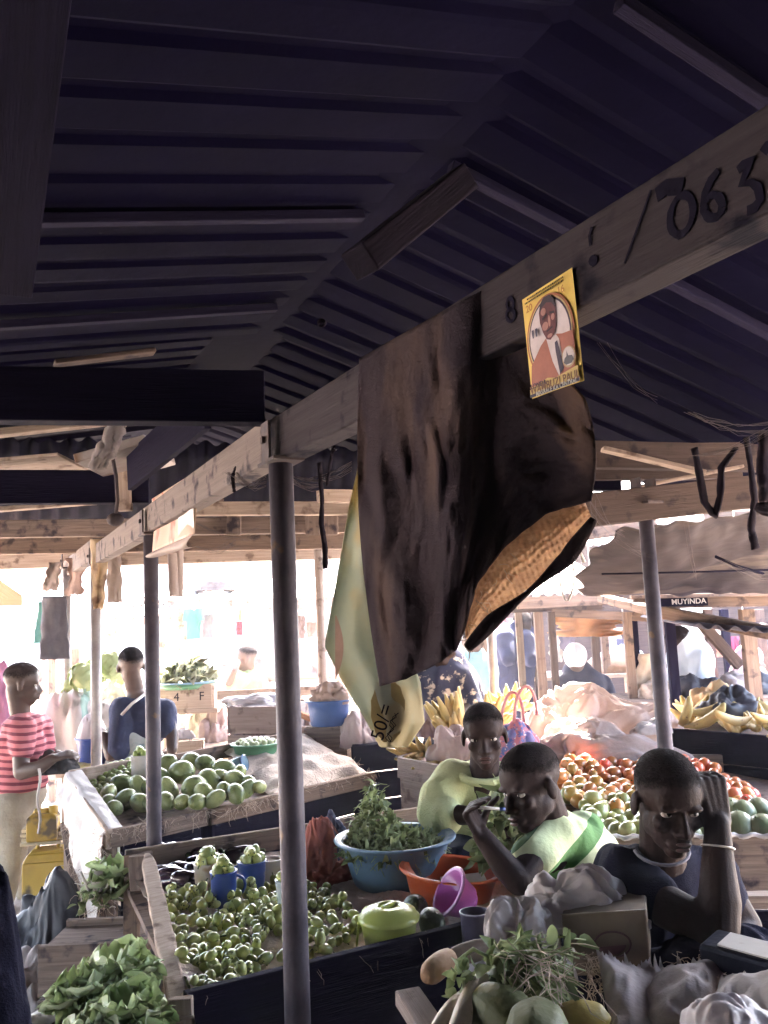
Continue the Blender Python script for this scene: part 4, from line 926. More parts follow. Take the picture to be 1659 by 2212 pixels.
TOPC = [(0, 777, 775), (.3, 880, 716), (.5, 960, 672), (.62, 1040, 628), (.8, 1130, 720), (1, 1262, 860)]
BOTC = [(0, 822, 1482), (.18, 878, 1466), (.38, 952, 1430), (.5, 985, 1404), (.58, 1002, 1362), (.66, 1030, 1262), (.76, 1090, 1180), (.88, 1180, 1108), (1, 1276, 1082)]
def dsk(a, t):
    u0, v0 = interp(TOPC, a); u1, v1 = interp(BOTC, a); u = u0+(u1-u0)*t; v = v0+(v1-v0)*t
    if a < .2: u += (1-a/.2)*(-22*math.sin(math.pi*t))
    if a > .85: u += (a-.85)/.15*18*math.sin(math.pi*t)
    Y = (on_beam(u, v, .034).y if t < .4 else on_beam(u, v0+(v1-v0)*.4, .034).y)-.012
    if a > .52: k = min(1, (a-.52)/.24); Y += .075*k*k*(3-2*k)
    fo = -.01+.018*math.sin(a*21+2.4*t+3*nz((a*2, t*1.4, 0), 1.5))*(.35+t*.65)+.022*nz((a*5, t*1.6, 2), 1.6)+.014*soft((a*4+nz((a*3, t*3, 4), 1.3)*.4, t*1.6, 1), 2.4, 5)+.007*soft((a*7+t*3, t*6-a*2, 1), 2.2, 6)
    if a > .6: Y += .10*((a-.6)/.4)*t
    return P(u, v, Y+fo*min(1, .15+t*2.5)-.02*math.sin(math.pi*min(1, t*1.1))*(1 if a < .6 else .3))
b = MB(); b.grid(90, 70, dsk); b.obj('sack_cloth', DSACK, hs, smooth=True, solid=.003)
b = MB()
UP = [(0, 1004, 1360), (.2, 1030, 1255), (.45, 1095, 1178), (.75, 1190, 1104), (1, 1262, 1080)]
LO = [(0, 1010, 1392), (.2, 1065, 1332), (.45, 1135, 1276), (.75, 1222, 1200), (1, 1278, 1118)]
def mt(a, t):
    u0, v0 = interp(UP, a); u1, v1 = interp(LO, a); k = t*1.16-.16; Y = beamY(1000+a*262)+.04+.10*a+.055*math.sin(math.pi*max(0, k))
    return P(u0+(u1-u0)*k, v0+(v1-v0)*k, Y+.0025*math.sin(a*190)+.003*math.sin(k*40+5*nz((a*3, k, 0), 2)))
b.grid(120, 40, mt); b.obj('straw_lining', MATT, hs, smooth=True)
b = MB(); b.tube([mt(k/20, 1.0)+V((0, -.01, -.004)) for k in range(21)], [.008+.004*math.sin(k*.5) for k in range(21)], 8); b.obj('hem', DSACK, hs, smooth=True)
tag(fibres([mt(random.random()*.5, random.random()) for _ in range(25)], 40, .03, r=.0008).obj('fibres', FIB), 'loose straw fibres at the sack\'s open mouth', 'fibres', kind='stuff')
# the pale green sheet behind it
GSHEET = mat('faded_green_print', (.50, .52, .40), (.42, .46, .38), .7, 7, bump=.1, trans=.45, spots=(.50, .44, .27), sscale=6, slo=.55)
sh = thing('hanging_banner', 'faded pale green printed sheet hanging behind the sack in a point', 'banner', P(800, 1300, 1.56))
OUT = [(0, 778, 990, 12), (.14, 755, 1090, 40), (.38, 728, 1245, 90), (.52, 700, 1395, 170), (.62, 738, 1470, 170), (.78, 792, 1560, 125), (.92, 820, 1612, 62), (1, 824, 1614, 58)]
def gs(a, t):
    u, v, w_ = interp(OUT, t); return P(u+w_*a*1.0+ (0 if t < .5 else 0), v-(45*a*max(0, t-.6)*0), 1.57+.02*math.sin(a*5+t*3)+.012*nz((a*2, t*3, 0), 2))
b = MB(); b.grid(24, 60, gs); b.obj('sheet', GSHEET, sh, smooth=True, solid=.0012)
b = MB()
for k in range(3):
    o_ = (k-1)*.0
b.grid(8, 22, lambda a, t: P(*[x for x in ((724+a*18*math.sin(math.pi*min(1, t+.05))), 1330+150*t)], 1.548)); b.obj('printed_patch', mat('pink_print', (.55, .36, .30), None, .8, trans=.45), sh)
b = MB(); pts = [P(838+36*math.cos(k*.2618)*(1+.06*(k % 2)), 1530+ (62 if math.sin(k*.2618) < 0 else 72)*math.sin(k*.2618)*(1+.06*(k % 2)), 1.552) for k in range(24)]; b.add(pts, [tuple(range(24))]); b.obj('printed_patch', mat('yellow_print', (.66, .54, .28), None, .8, trans=.45), sh, solid=.0006)
vx = (P(846, 1500, 1.548)-P(822, 1580, 1.548)).normalized(); vz = V((0, -1, 0)); vy = vz.cross(vx); 
Tt = M((vx, vy, vz)).transposed().to_4x4(); Tt.translation = P(826, 1560, 1.546); text('50/=', .034, Tt, 'lettering', INK, sh, .0003)
b = MB()
for k in range(3):
    p = [P(852+7*math.sin(q*1.9+k)+k*1.5-q*2.2, 1540+q*9, 1.546) for q in range(8)]; b.tube(p, .0007, 4)
b.obj('lettering', INK, sh)
# ------------------------------------------------------------------ election handbill
po = thing('poster', 'yellow handbill with a portrait of a suited man pinned to beam', 'poster', on_beam(1190, 740))
PC = [on_beam(*p, .030) for p in ((1150, 862), (1262, 822), (1236, 578), (1128, 648))]
def pp(s, t, o=0): return PC[0].lerp(PC[1], s).lerp(PC[3].lerp(PC[2], s), t)-DNN*o
def patch(name, pts, col, o, par=None):
    b = MB(); b.add([pp(s, t, o) for s, t in pts], [tuple(range(len(pts)))]); m = mat('print_'+'%02d%02d%02d' % tuple(int(c*99) for c in col), col, tuple(c*.85 for c in col), .55, 60, bump=0)
    return b.obj(name, m, par or po)
def pov(cx, cy, rx, ry, n=36, a0=0, a1=360): return [(cx+rx*math.cos(R_(a0+(a1-a0)*k/n)), cy+ry*math.sin(R_(a0+(a1-a0)*k/n))) for k in range(n)]
b = MB(); b.grid(6, 10, lambda a, t: pp(a, t, .002*math.sin(a*3)*(1-t))); b.obj('paper', mat('yellow_paper', (.80, .58, .13), (.72, .52, .12), .6, 30, bump=0), po, solid=.0004)
patch('border_ring', pov(.5, .50, .46, .40), (.40, .14, .06), .0024); patch('border_ring', pov(.5, .50, .43, .375), (.62, .46, .2), .0027); patch('border_ring', pov(.5, .50, .41, .36), (.05, .03, .07), .0030); patch('backdrop', pov(.5, .50, .385, .342), (.66, .58, .60), .0033)
patch('jacket', [(.06, .10), (.10, .30), (.32, .45), (.44, .50), (.60, .50), (.74, .47), (.93, .46), (.95, .25), (.90, .12), (.5, .09)], (.38, .13, .09), .0037)
patch('shirt_front', [(.44, .50), (.60, .52), (.68, .44), (.70, .30), (.62, .10), (.52, .26)], (.62, .55, .56), .0041); patch('necktie', [(.60, .42), (.65, .43), (.67, .36), (.72, .16), (.64, .12), (.60, .34)], (.035, .025, .06), .0045)
patch('portrait_head', [(.40, .56), (.36, .66), (.36, .74), (.40, .82), (.48, .86), (.58, .855), (.66, .81), (.68, .72), (.66, .58), (.60, .49), (.53, .46), (.46, .48)], (.13, .035, .045), .0046)
patch('portrait_hair', [(.36, .74), (.40, .83), (.48, .875), (.59, .87), (.67, .82), (.685, .72), (.62, .79), (.52, .815), (.43, .79)], (.03, .015, .03), .0050)
for pts in (pov(.45, .745, .05, .035, 16), pov(.46, .605, .06, .04, 16), pov(.62, .655, .035, .03, 16), pov(.545, .635, .022, .055, 16), pov(.53, .50, .05, .018, 16)): patch('portrait_highlight', pts, (.42, .20, .17), .0050)
for pts in ([(.42, .69), (.52, .715), (.52, .695), (.42, .665)], [(.57, .715), (.66, .70), (.66, .68), (.57, .695)], [(.48, .555), (.6, .575), (.6, .56), (.48, .54)]): patch('portrait_shadow', pts, (.03, .012, .025), .0054)
patch('emblem', pov(.83, .24, .125, .095, 24), (.45, .33, .2), .0050); patch('emblem', pov(.83, .245, .105, .082, 24), (.60, .54, .54), .0053); patch('emblem', [(.74, .20), (.76, .235), (.80, .25), (.81, .30), (.83, .25), (.90, .24), (.92, .20), (.88, .175), (.78, .175)], (.10, .10, .12), .0056)
patch('name_panel', [(.03, .03), (.97, .03), (.97, .14), (.55, .105), (.40, .13), (.16, .10), (.03, .075)], (.62, .46, .16), .0048); patch('name_panel', [(.02, -.0), (.98, -.0), (.98, .03), (.02, .03)], (.03, .03, .07), .0048)
def ptext(s, size, x, y, col, o=.0056, rot=0, sx=1):
    q = pp(x, y, o); xa = (pp(x+.1, y, o)-pp(x-.1, y, o)).normalized(); ya = (pp(x, y+.1, o)-pp(x, y-.1, o)).normalized(); za = xa.cross(ya)
    T = M((xa, ya, za)).transposed().to_4x4(); T.translation = q
    return text(s, size, T @ M.Diagonal((sx, 1, 1, 1)), 'lettering', mat('print_'+'%02d%02d%02d' % tuple(int(c*99) for c in col), col, tuple(c*.85 for c in col), .55, 60, bump=0), po, .0001, .0002)
ptext('WAMBUZI PAUL', .0145, .52, .060, (.20, .10, .05), sx=.86); ptext('MASAALE KA CENTRAL', .0085, .55, .0145, (.5, .5, .45), sx=.86); ptext('LONDA', .0085, .22, .098, (.06, .03, .06)); ptext('20', .013, .19, .85, (.5, .22, .05)); ptext('16', .013, .82, .845, (.5, .22, .05)); ptext('"', .04, .25, .50, (.05, .04, .09))
b = MB()
for row, y in ((0, .948), (1, .918)):
    x = .14-.05*row
    while x < .86: w_ = random.uniform(.012, .03); b.add([pp(x, y, .0035), pp(x+w_, y, .0035), pp(x+w_, y+.016, .0035), pp(x, y+.016, .0035)], [(0, 1, 2, 3)]); x += w_+.007
b.obj('fine_print', INK, po)
# ------------------------------------------------------------------ curled banner and shreds farther along the beam
PAPER = mat('sun_faded_print', (.60, .44, .34), (.62, .50, .40), .6, 4, bump=.1, trans=.3, spots=(.55, .20, .15), sscale=7, slo=.58)
PAPERB = mat('paper_back', (.48, .40, .36), (.38, .30, .28), .7, 6, trans=.3)
cb_ = thing('torn_banner', 'faded pink and yellow printed banner wrapped round the beam, curling up at the bottom', 'banner', P(375, 1100, 2.7))
def cbn(a, t):
    u = 328+92*a; Y = beamY(u)-.035; v0 = 1078-58*a; v1 = 1192-40*a
    return P(u+4*math.sin(t*3), v0+(v1-v0)*t, Y-.01-.035*math.sin(a*9)*t*t-.01*math.sin(a*17)*t)
b = MB(); b.grid(40, 24, cbn); b.obj('sheet', PAPER, cb_, smooth=True, solid=.001)
b = MB(); b.grid(30, 12, lambda a, t: cbn(a, 1)+V((-.03*math.sin(t*3.1), .035*(1-math.cos(t*2.6)), -.03*math.sin(t*2.2)*(.6+.6*a)))); b.obj('curled_edge', PAPERB, cb_, smooth=True)
b = MB(); b.add(*(lambda q: ([q(0, 0), q(1, 0), q(1, 1), q(.55, .85), q(0, 1)], [(0, 1, 2, 3, 4)]))(lambda a, t: cbn(.62+.36*a, .02+.9*t)-V((.0, .006, 0)))); b.obj('pale_strip', WHT, cb_)
b = MB(); b.tube([P(372, 1196, 2.9), P(376, 1288, 2.9)], .018, 12, False, .6); b.tube([P(388, 1185, 2.92), P(388, 1290, 2.92)], .014, 12, False, .6)
tag(b.obj('rolled_sheet', PAPERB, smooth=True), 'two pale rolled sheets hanging under the curled banner', 'rolled sheet')
def shred(name, label, cat, u0, v0, u1, v1, Y, w, m, seed, taper=.5, folds=5, ragged=.25, solid=.0015):
    b = MB()
    def fn(a, t):
        ww = w*(1-taper*t)*(1+ragged*nz((t*5, seed, 0), 1.3)); u = u0+(u1-u0)*t+ww*(a-.5); vv = v0+(v1-v0)*t*(1+.10*ragged*nz((a*6, seed, 3), 1.2))
        return P(u, vv, Y+pix(w, Y)*.14*math.sin(a*folds+seed+t*2)+.01*nz((a*3, t*4, seed), 1.5))
    b.grid(16, 24, fn); return tag(b.obj(name, m, smooth=True, solid=solid), label, cat)
YP = mat('yellow_torn_paper', (.62, .50, .34), (.55, .40, .26), .6, 5, trans=.3, spots=(.3, .2, .14), sscale=8, slo=.6)
BRC = mat('brown_cloth_strip', (.36, .29, .25), (.26, .20, .18), .9, 6, trans=.15)
shred('torn_poster', 'torn yellowish poster hanging in tatters on the third post', 'poster', 216, 1165, 212, 1316, 4.3, 42, YP, 3, .45, 6)
shred('cloth_strip', 'brown cloth strip hanging down beside the torn yellow poster', 'cloth', 246, 1178, 248, 1302, 4.5, 30, BRC, 8, -.1, 4)
shred('cloth_tatters', 'brown tatters hanging from the beam at the fourth post', 'cloth', 118, 1215, 108, 1275, 5.5, 40, BRC, 5, .3, 6, .6)
shred('cloth_tatters', 'pinkish tatters hanging between the third and fourth posts', 'cloth', 168, 1205, 160, 1285, 5.2, 44, mat('pinkish_rag', (.48, .34, .29), None, .9, trans=.2), 12, .2, 8, .7)
shred('hanging_bag', 'dark crumpled bag hanging beside the fourth post', 'bag', 118, 1288, 118, 1424, 5.3, 48, mat('dark_hanging_bag', (.10, .09, .10), (.06, .055, .07), .7, 6), 9, -.35, 4, .15, .01)
shred('cloth_strip', 'thin turquoise strip hanging beside the dark bag', 'cloth', 98, 1300, 88, 1390, 5.35, 26, mat('turquoise_cloth', (.25, .48, .44), None, .8, trans=.3), 4, -.3, 3)
shred('sack_roll', 'grey rolled sack stuffed under the roof above the left beam', 'sack', 255, 918, 212, 1012, 2.3, 38, mat('grey_rolled_sack', (.32, .28, .27), (.2, .17, .18), .9, 7), 2, .1, 5, .2, .02)
b = MB(); b.tube([P(246, 918, 2.4), P(243, 985, 2.42), P(251, 1030, 2.45), P(254, 1080, 2.5), P(249, 1118, 2.52)], .006, 6); b.ell(P(249, 1122, 2.52), (.025, .02, .02)); tag(b.obj('wire', RUST, smooth=True), 'rusty twisted wire hanging by the left beam end', 'wire')
# dark strips and cobwebs
STRIP = mat('dry_dark_leaf_strip', (.016, .013, .022), (.03, .023, .028), .95, 12, spec=.04)
def strip(label, pts, Y, w, m=STRIP, wob=.3):
    b = MB(); n = 30; q = []
    for i in range(n+1):
        s = i/n*(len(pts)-1); k = min(int(s), len(pts)-2); f_ = s-k; u, v = [x+(y-x)*f_ for x, y in zip(pts[k], pts[k+1])]; q.append(P(u, v, Y+.01*nz((i*.3, w, 0), 1)))
    b.tube(q, [pix(w/2, Y)*(1+wob*nz((i*.45, w, 2), 1.2)) for i in range(n+1)], 8, True, .5); return tag(b.obj('leaf_strip', m, smooth=True), label, 'leaf strip')
strip('dark dry leaf strip hanging between steel post and the green sheet', [(690, 1000), (696, 1080), (694, 1130), (702, 1180), (703, 1228)], 1.9, 13)
strip('short dark dry strip tied beside the thick steel post', [(712, 1020), (706, 1050), (716, 985), (722, 965)], 1.8, 7)
strip('dark matted strip looped in a V under the right roof', [(1500, 968), (1512, 1030), (1522, 1085), (1545, 1115), (1556, 1070), (1558, 1010), (1590, 968)], 2.3, 26)
strip('thick dark matted strip hanging at the right edge', [(1612, 945), (1622, 1010), (1630, 1080), (1622, 1140), (1632, 1185)], 2.2, 24)
strip('ragged dark strip hanging at the far right edge', [(1652, 930), (1648, 1010), (1655, 1090), (1650, 1106)], 2.1, 42)
strip('short dark strip hanging from the beam left of the steel post', [(508, 1010), (502, 1030), (506, 1062)], 2.0, 8)
WEB = mat('dusty_cobweb', (.16, .13, .13), (.12, .10, .10), .95, 20, bump=0)
b = MB()
def web(a, c, Y, n, r=.0006, sag=20):
    for k in range(n):
        (u0, v0), (u1, v1) = a, c; j = [random.uniform(-14, 14) for _ in range(4)]
        b.tube([P(u0+(u1-u0)*t+j[0]*(1-t), v0+(v1-v0)*t+j[1]*t+sag*math.sin(math.pi*t)*random.uniform(.5, 1.2), Y) for t in (0, .2, .4, .6, .8, 1)], r, 4, False)
for a, c, Y, n in (((1490, 890), (1660, 925), 2.0, 9), ((1500, 985), (1700, 905), 2.0, 7), ((1268, 1055), (1350, 1150), 2.6, 4), ((1275, 1105), (1415, 1210), 2.7, 3), ((430, 1130), (560, 1150), 2.6, 9), ((640, 1030), (760, 1010), 1.9, 9), ((500, 1020), (575, 1040), 2.0, 14), ((430, 1180), (510, 1165), 2.6, 8), ((1280, 1080), (1292, 1165), 2.8, 2), ((1480, 1130), (1505, 1240), 3.0, 3), ((1560, 1210), (1700, 1240), 3.2, 6), ((1300, 740), (1420, 870), 1.6, 3), ((600, 1010), (690, 1050), 1.95, 9)): web(a, c, Y, n)
tag(b.obj('cobwebs', WEB), 'dusty cobwebs and threads strung between the beams', 'cobwebs', kind='stuff')
b = MB(); b.tube([P(1225+16*math.sin(k*.42)*(1 if k < 8 else 1), 1190+115*(1-abs(k-7.5)/7.5), 2.6) for k in range(16)], .003, 6); b.tube([P(1222, 1193, 2.6), P(1205, 1196, 2.6), P(1250, 1185, 2.6), P(1262, 1215, 2.6)], .006, 6); tag(b.obj('wire_loop', WHT, smooth=True), 'thin wire loop hanging against the bright gap', 'wire')
b = MB(); b.ell(P(695, 698, 1.6), (.009, .004, .009)); tag(b.obj('rag_scrap', W_SHADE, smooth=True), 'tiny pale rag scrap caught under the roof', 'rag')
# ================================================================== right side: tomato stall
ts = thing('produce_stall', 'wooden tomato and melon stall with rope bound edge', 'stall', P(1400, 1850, 3.1))
ts.location.z = GZ
T0, T1, T2, T3 = P(1205, 1812, 2.9), P(1720, 1806, 2.75), P(1760, 1640, 3.75), P(1150, 1640, 3.95)
b = MB(); b.hexa([T0-V((0, 0, .08)), T1-V((0, 0, .08)), T2-V((0, 0, .08)), T3-V((0, 0, .08)), T0-V((0, 0, .05)), T1-V((0, 0, .05)), T2-V((0, 0, .05)), T3-V((0, 0, .05))]); b.obj('table_top', W_OLD, ts)
b = MB(); b.bar(T0-V((0, 0, .21)), T1-V((0, 0, .21)), .025, .215); b.obj('front_board', W_OLD, ts, bev=.003)
b = MB(); b.bar(T1-V((0, 0, .1)), T2-V((0, 0, .1)), .025, .11); b.bar(T2-V((0, 0, .1)), T3-V((0, 0, .1)), .025, .12); b.bar(T3-V((0, 0, .1)), T0-V((0, 0, .1)), .025, .1); b.obj('rim_board', W_OLD, ts, bev=.003)
b = MB(); ln_ = line(T0+V((0, -.01, .005)), T1+V((0, -.01, .005)), 60); b.tube([p+V((0, .004*math.sin(i*1.3), .004*math.cos(i*1.3))) for i, p in enumerate(ln_)], .008, 6); b.obj('rope_edge', WSACK, ts, smooth=True)
b = MB(); q = P(1480, 1948, 2.62); q2 = P(1730, 1944, 2.55); b.bar(q, q2, .05, .02); b.obj('lower_rail', W_PALE, ts, bev=.003)
b = MB(); boards(b, (T0.x+.02, T0.y+.06), (T1.x, T1.y+.06), .35, .62, 2); b.obj('front_boards', W_DARK, ts, bev=.003)
for p in (T0, T1, T2, T3):
    b = MB(); b.bar((p.x, p.y, GZ), (p.x, p.y, p.z-.08), .05, .05, up=(0, 1, 0)); b.obj('leg', W_OLD, ts)
def tconv(dz): return lambda u, v: P(u, v, 2.92+(1805-v)/165*.85-dz)
ta = [(1195, 1655), (1240, 1632), (1330, 1634), (1388, 1618), (1425, 1625), (1500, 1650), (1540, 1660), (1610, 1705), (1650, 1738), (1600, 1745), (1500, 1735), (1400, 1770), (1378, 1798), (1310, 1800), (1262, 1765), (1215, 1705)]
n_ = 0
for dz, cnt, ds in ((0, 150, .040), (.03, 75, .048)):
    for p, u, v in scatter(ta, cnt, ds, tconv(dz)):
        if dz and random.random() < .2: continue
        q = (v-1728)/42+.25+random.gauss(0, .35)-(1 if u > 1480 else 0); k = 'red' if q < -.55 else ('orange' if q < .35 else 'green')
        if u < 1300 and k == 'red' and random.random() < .6: k = 'orange'
        place('tom'+k, lambda: mk_tom(k), p+V((0, 0, dz*.3)), (random.gauss(0, .8), random.gauss(0, .8), random.uniform(0, 6)), vs_(.85, 1.2),
              {'red': 'ripe red tomato heaped high on the tomato stall', 'orange': 'half ripe orange tomato in the heap on tomato stall', 'green': 'unripe green tomato low on the tomato heap'}[k], 'tomato', {'red': 'red tomatoes in the heap', 'orange': 'orange tomatoes in the heap', 'green': 'green tomatoes in the heap'}[k])
for u, v, r in ((1540, 1740, 24), (1575, 1750, 26), (1606, 1757, 27), (1640, 1752, 27), (1598, 1790, 34), (1650, 1795, 34), (1560, 1775, 25), (1500, 1800, 15), (1512, 1778, 16), (1535, 1790, 22), (1690, 1770, 30)):
    p = P(u, v, 2.86+(1805-v)/70*.35); place('melon', mk_melon, p, (random.uniform(-.6, .6), random.uniform(-.6, .6), random.uniform(0, 6)), pix(r, p.y)/.074, 'round pale striped green melon on the right end of tomato stall', 'melon', 'melons on the tomato stall')
# sacks over the back of the tomatoes
PSACK = mat('crinkled_cream_sack', (.62, .50, .44), (.46, .35, .32), .45, 4, bump=.4, bscale=18, trans=.2, crink=1, cscale=8)
o = cloth_heap(P(1290, 1640, 4.15), (.34, .22), .30, 31, 110, 60, .25, 1.2, rot=-.15).obj('sack', PSACK, smooth=True); tag(o, 'large crinkled cream plastic sack behind the tomatoes', 'sack')
o = cloth_heap(P(1300, 1655, 3.85), (.33, .12), .17, 35, 110, 50, .3, 1.1, rot=-.1).obj('sack', mat('dusty_brown_sack', (.36, .28, .26), (.26, .20, .19), .8, 4, bump=.3), smooth=True); tag(o, 'dusty brown sack slumped just behind the tomato heap', 'sack')
tag(fibres([P(1160+k*12, 1512+abs(k-8)*4, 4.1) for k in range(20)], 60, .06, r=.001, drop=-.5).obj('fibres', FIB), 'frayed fibres on top of the cream sack', 'fibres', kind='stuff')
# banana stall on the right
bs = thing('produce_stall', 'dark plank stall of yellow bananas at the right edge', 'stall', P(1560, 1700, 3.9)); bs.location.z = GZ
B0, B1 = P(1450, 1572, 4.0), P(1760, 1580, 3.5); 
b = MB(); boards(b, (B0.x, B0.y), (B1.x, B1.y), .62, B0.z, 3, .025); b.obj('front_boards', W_DARK, bs, bev=.003)
b = MB(); dv = V((.35, .75, 0)); z_ = B0.z-.03; b.hexa([V((B0.x, B0.y, z_-.03)), V((B1.x, B1.y, z_-.03)), V((B1.x, B1.y, z_-.03))+dv, V((B0.x, B0.y, z_-.03))+dv, V((B0.x, B0.y, z_)), V((B1.x, B1.y, z_)), V((B1.x, B1.y, z_))+dv, V((B0.x, B0.y, z_))+dv]); b.obj('table_top', W_OLD, bs)
for p in (B0+V((.03, .03, 0)), B1+V((0, .03, 0)), B0+dv, B1+dv):
    b = MB(); b.bar((p.x, p.y, GZ), (p.x, p.y, z_-.03), .05, .05, up=(0, 1, 0)); b.obj('leg', W_OLD, bs)
def bunch(c, n, ln, fan, lean, r=.016, up=.8, seed=0, m=BAN):
    random.seed(seed); b = MB(); c = V(c); lean = V(lean)
    for row in range(2):
        for i in range(n):
            a = (i/(n-1)-.5)*fan+random.gauss(0, .06); d = V((math.sin(a), -.25-.45*row+random.gauss(0, .08), up*math.cos(a)*.9-.35*row))
            d = (d+lean).normalized(); side = V((0, -.5, .5))*(.16+.05*random.random()); pts = []; L = ln*random.uniform(.85, 1.1)*(1-.1*row)
            for k in range(7):
                t = k/6; pts.append(c+d*L*t-side*L*math.sin(t*3.14)*1.0+V((math.sin(a)*.02, -.012*row, 0)))
            b.tube(pts, [r*q for q in (.35, .75, 1, 1.03, .95, .6, .22)], 7)
    b.ell(c, (.022, .022, .02)); return b
random.seed(11)
for i in range(46):
    t = random.random(); p = V((B0.x, B0.y, z_)).lerp(V((B1.x, B1.y, z_)), t*.96+.02)+dv*random.uniform(.0, .8)+V((0, 0, .03+.06*random.random()))
    def mk_b():
        b = MB(); b.tube([(-.08, 0, .02), (-.055, 0, .006), (-.02, 0, -.002), (.02, 0, -.002), (.055, 0, .007), (.08, 0, .024), (.09, 0, .03)], [.006, .016, .020, .020, .016, .007, .004], 8); return b.obj('banana', BAN, smooth=True)
    place('ban', mk_b, p, (random.gauss(0, .5), random.gauss(0, .5), random.uniform(0, 6.3)), random.uniform(.9, 1.25), 'loose yellow banana in the row along the right stall', 'banana', 'loose bananas on the right stall')
o = cloth_heap(P(1585, 1555, 4.15), (.16, .12), .12, 41, 50, 24, .4, 1.5).obj('bag', BLACKP, smooth=True); tag(o, 'shiny black plastic bag lying among the bananas', 'bag')
o = cloth_heap(P(1545, 1535, 4.3), (.12, .10), .12, 44, 50, 24, .45, 1.2).obj('bag', mat('yellow_paper_bag', (.55, .40, .22), (.46, .32, .18), .6, 5, trans=.2), smooth=True); tag(o, 'crumpled yellowish bag beside the black plastic bag', 'bag')
o = cloth_heap(P(1405, 1585, 3.95), (.09, .05), .06, 47).obj('bag', WPLAST, smooth=True); tag(o, 'white plastic bag lying left of the right post', 'bag')
# bananas, bags and crate behind the boys
cr = thing('crate', 'weathered purple grey box below the banana bunches', 'crate', P(930, 1700, 3.9)); cr.location.z = GZ
c0, c1 = P(862, 1642, 4.0), P(990, 1680, 3.75)
b = MB(); b.hexa([V((c0.x, c0.y, GZ)), V((c1.x, c1.y, GZ)), V((c1.x+.25, c1.y+.45, GZ)), V((c0.x+.25, c0.y+.45, GZ)), V((c0.x, c0.y, .86)), V((c1.x, c1.y, .84)), V((c1.x+.25, c1.y+.45, .84)), V((c0.x+.25, c0.y+.45, .86))]); b.obj('box', W_PINK, cr, bev=.004)
b = MB(); b.bar((c0.x-.005, c0.y-.012, .865), (c1.x, c1.y-.012, .845), .02, .09); b.bar((c0.x, c0.y, .865), (c0.x+.25, c0.y+.45, .865), .02, .09); b.obj('rim_board', W_PINK, cr, bev=.003)
tp = V((c0.x+.12, c0.y+.22, .90))
for args, lb in (((P(990, 1582, 4.2), 9, .20, 1.05, (-.42, 0, .15), .024, .9, 3), 'large bright yellow banana bunch left of the boy\'s head'), ((P(1105, 1528, 4.6), 9, .13, 1.5, (.1, 0, .1), .020, .7, 5), 'yellow banana bunch farther back, above the patterned bag'),
                 ((P(1060, 1555, 4.4), 7, .14, 1.4, (.3, 0, .05), .020, .7, 6), 'yellow banana bunch just behind the boy\'s head'), ((P(915, 1622, 4.15), 7, .16, 1.8, (-.5, -.3, -.1), .017, .5, 8), 'yellow banana bunch lying low beside the green banner'), ((P(955, 1640, 4.0), 6, .15, 1.8, (-.2, -.6, -.3), .018, .3, 9), 'spotted banana bunch at the front of the box')):
    tag(bunch(*args).obj('banana_bunch', BAN, smooth=True), lb, 'bananas')
bt = thing('table', 'low rough table under the far banana bunches', 'table', P(1080, 1650, 4.5)); bt.location.z = GZ
b = MB(); b.bar(P(985, 1600, 4.5), P(1180, 1592, 4.6), .5, .03); b.obj('table_top', W_OLD, bt)
for u in (990, 1175):
    p = P(u, 1600, 4.5); b = MB(); b.bar((p.x, p.y, GZ), (p.x, p.y, p.z), .05, .05, up=(0, 1, 0)); b.obj('leg', W_OLD, bt)
o = cloth_heap(P(975, 1640, 4.0), (.10, .07), .13, 51, crease=1.0).obj('bag', mat('pinkish_white_plastic', (.58, .47, .44), (.46, .36, .35), .45, 5, trans=.3), smooth=True); tag(o, 'pinkish white plastic bag under the large banana bunch', 'bag')
o = cloth_heap(P(925, 1590, 4.3), (.07, .06), .13, 55, crease=1.0).obj('bag', mat('dark_purple_plastic', (.12, .08, .12), (.2, .14, .17), .4, 6), smooth=True); tag(o, 'dark purple plastic bag beside the floral dress', 'bag')
bg_ = thing('shopping_bag', 'woven shopping bag in pink and blue with pink handles', 'bag', P(1120, 1650, 3.8))
CHK = mat('pink_blue_weave', (.42, .12, .16), (.06, .09, .28), .5, 34, lo=.47, hi=.53, bump=.3, bscale=80, spots=(.55, .45, .50), sscale=50, slo=.6)
cloth_heap(P(1118, 1655, 3.8), (.115, .07), .20, 61, amp=.15, crease=.5).obj('bag_body', CHK, bg_, smooth=True)
for k, (u0, v0, u1, v1) in enumerate(((1082, 1570, 1132, 1560), (1110, 1560, 1160, 1545))):
    b = MB(); b.tube([P(u0+(u1-u0)*i/12+(-10+20*i/12)*math.sin(math.pi*i/12), v0+(v1-v0)*i/12-70*math.sin(math.pi*i/12)**.8, 3.78-.02*k) for i in range(13)], .007, 8); b.obj('handle', mat('pink_cord', (.60, .26, .26), (.5, .18, .22), .5, 30), bg_, smooth=True)
b = MB(); b.ell(P(1140, 1600, 3.76), (.03, .02, .04)); b.ell(P(1108, 1590, 3.76), (.025, .02, .03)); b.obj('bag_pocket', mat('violet_plastic', (.22, .12, .30), (.08, .10, .28), .4, 20), bg_, smooth=True)
tag(greens(P(1100, 1850, 2.62), .10, 180, (0, 0, .16), .07, peakw=.6).obj('greens', [GRN, GRNL, STEM], smooth=True), 'bundle of leafy greens between the two boys in green', 'greens')
